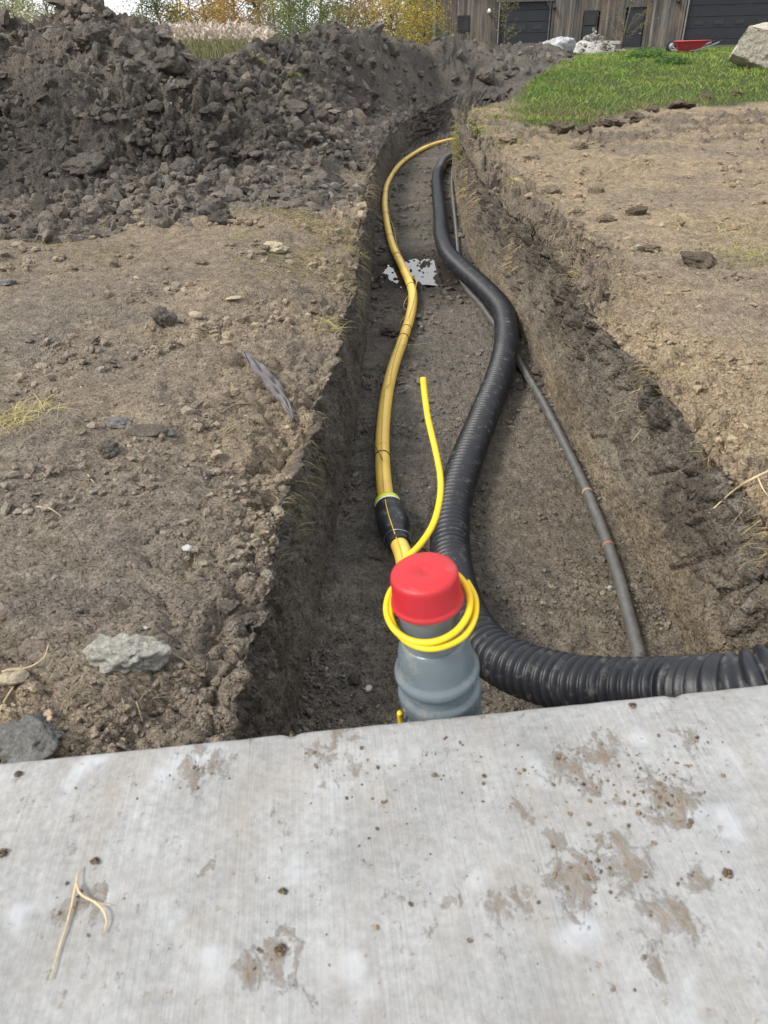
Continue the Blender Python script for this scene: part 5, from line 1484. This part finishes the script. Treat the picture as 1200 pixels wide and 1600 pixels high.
def tree(px, Y, h, rad, low, ca, cb, label, nleaf=2200, bare=0.0, ls=.15, name='tree', clusters=46, trunk_r=.12):
    q = gy(px, 60, Y); e = empty(name, (q.x, Y, .1)); r_ = random.Random(int(px * 7 + Y))
    m = MB(); ends = []
    m.tube([(0, 0, 0), (r_.uniform(-.15, .15), 0, h * .35), (r_.uniform(-.3, .3), 0, h * .7), (r_.uniform(-.3, .3), 0, h)], [trunk_r, trunk_r * .75, trunk_r * .4, .02], 7)
    for k in range(clusters):
        t = low + (1 - low) * r_.random() ** 1.1; a = r_.uniform(0, 6.28); sh = math.sin(math.pi * min(1, max(.12, (t - low * .6) / (1 - low * .6)))) ** .6
        L = rad * sh * r_.uniform(.45, 1.08)
        o_ = Vector((0, 0, h * t * .85)); en = Vector((math.cos(a) * L, math.sin(a) * L, h * t + r_.uniform(-.1, .35)))
        m.tube([o_, o_.lerp(en, .5) + Vector((0, 0, r_.uniform(0, .2))), en], [trunk_r * .28, trunk_r * .18, .008], 5); ends.append(en)
    m.build('trunk', M_BARK, e, True)
    nleaf = int(nleaf * 1.6); ls = ls * .72
    if nleaf:
        E_ = np.array([x[:] for x in ends]); i = rng.integers(0, len(E_), nleaf)
        ct = rng.random(len(E_))
        b = E_[i] * np.array([1, 1, 1]) + rng.normal(0, 1, (nleaf, 3)) * np.array([.3, .3, .26]) * (rad / 1.8)
        c = (np.array(ca) * (1 - ct[i])[:, None] + np.array(cb) * ct[i][:, None]) * rng.uniform(.7, 1.3, nleaf)[:, None]
        V, F, C = blades(nleaf, b, updir(nleaf, 1.6), rng.uniform(.7, 1.3, nleaf) * ls, rng.uniform(.6, .95, nleaf) * ls, c, .3, 1)
        link('crown', mesh_np('crown', V, F, C, False), M_LEAF, e)
    tag(e, label, 'tree', 'trees behind the heap')
OR, YE, GR, DG, BR = (0.42, 0.20, 0.05), (0.52, 0.36, 0.06), (0.13, 0.18, 0.045), (0.07, 0.10, 0.03), (0.24, 0.16, 0.08)
tree(325, 50, 5.5, 2.0, .08, YE, (0.45, 0.30, 0.08), 'golden yellow tree behind the reeds')
tree(252, 46, 3.6, 1.6, .10, DG, GR, 'dark olive shrubby tree right of the heap top', 1800)
tree(285, 60, 6.0, 1.2, .35, DG, BR, 'nearly bare thin tree left of the golden tree', 160, clusters=30)
tree(372, 54, 5.5, 1.6, .10, BR, OR, 'rusty brown tree right of the golden tree', 1700)
tree(405, 58, 6.0, 1.7, .10, OR, YE, 'orange tree behind the grey shrubs', 1800)
tree(455, 56, 6.0, 1.8, .08, GR, (0.22, 0.26, 0.05), 'light green tree behind the grey shrubs')
tree(505, 50, 6.0, 2.0, .06, GR, DG, 'dense green tree in the middle of the tree line', 2600)
tree(550, 66, 6.5, 1.3, .2, BR, DG, 'thin half bare tree with sky showing through', 260, clusters=36)
tree(585, 58, 5.5, 1.7, .08, OR, BR, 'orange brown tree left of the yellow trees', 1500)
tree(622, 54, 5.0, 1.7, .06, YE, (0.40, 0.34, 0.08), 'yellow tree a little left of the barn', 2000)
tree(660, 57, 5.5, 1.8, .06, YE, GR, 'yellow green tree touching the barn corner', 2200)
tree(640, 66, 7.5, 2.2, .1, BR, YE, 'taller brownish tree behind the yellow ones', 1600)
tree(30, 36, 3.2, 2.0, .05, (0.20, 0.24, 0.09), (0.33, 0.34, 0.16), 'pale green shrub at the left end of the tree line', 2000, ls=.12)
tree(82, 40, 4.0, 1.3, .10, (0.36, 0.30, 0.18), BR, 'bare twiggy shrub left of the heap top', 260, clusters=40, ls=.1)
tree(-60, 44, 4.5, 2.4, .08, GR, (0.28, 0.28, 0.1), 'green shrub beyond the left edge of the heap', 1600)
for px, Y, h, rad, lab in ((405, 36, 1.9, 1.3, 'grey leafless shrub right of the reeds'), (455, 38, 2.0, 1.5, 'grey brown shrub in front of the light green tree'), (520, 40, 1.9, 1.4, 'grey brown shrub in front of the dense green tree')):
    tree(px, Y, h, rad, .03, (0.15, 0.135, 0.11), (0.20, 0.18, 0.13), lab, 1500, ls=.07, name='shrub', clusters=60, trunk_r=.05)
for px, Y, h, rad, ca_, cb_, lab in ((262, 42, 2.6, 1.9, DG, BR, 'low olive bush behind the left end of the reeds'), (312, 44, 2.8, 2.0, YE, BR, 'low yellow bush under the golden tree'), (365, 45, 2.9, 1.9, OR, BR, 'low rusty bush behind the right end of the reeds'), (425, 46, 3.0, 2.0, (0.30, 0.26, 0.1), GR, 'low mixed bush behind the grey shrubs'), (478, 44, 2.9, 1.9, GR, DG, 'low green bush left of the dense green tree'), (540, 46, 2.6, 1.9, (0.22, 0.22, 0.07), BR, 'low olive bush under the half bare tree'), (575, 47, 2.9, 1.9, BR, (0.40, 0.30, 0.1), 'low brown bush left of the yellow tree'), (612, 46, 2.9, 1.9, YE, (0.33, 0.32, 0.09), 'low yellow bush under the yellow tree'), (652, 48, 3.0, 1.9, YE, GR, 'low yellow green bush beside the barn corner'), (20, 30, 2.4, 1.6, (0.24, 0.26, 0.12), (0.36, 0.33, 0.19), 'low pale bush behind the left end of the heap')):
    tree(px, Y, h, rad, .03, ca_, cb_, lab, 2200, ls=.12, name='bush', clusters=70, trunk_r=.05)
for k, px in enumerate((300, 350, 430, 480, 530, 570, 610, 645, 675, 20, 230, 100)):
    tree(px, 85 + 3 * (k % 4), 8.5, 2.6, .04, (BR, OR, DG, GR, YE, BR)[k % 6], (DG, BR, GR, YE)[k % 4], ('far brownish tree in the back row behind the golden tree', 'far orange tree in the back row behind the rusty tree', 'far dark tree in the back row above the grey shrubs', 'far green tree in the back row behind the light green tree', 'far yellow tree in the back row behind the dense green tree', 'far brown tree in the back row behind the half bare tree', 'far brownish tree in the back row left of the yellow tree', 'far orange tree in the back row near the barn', 'far dark tree in the back row at the barn corner', 'far green tree in the back row at the left edge', 'far yellow tree in the back row right of the heap top', 'far brown tree in the back row left of the heap top')[k], 300 if px in (230, 100, 530) else 1500, ls=.28)
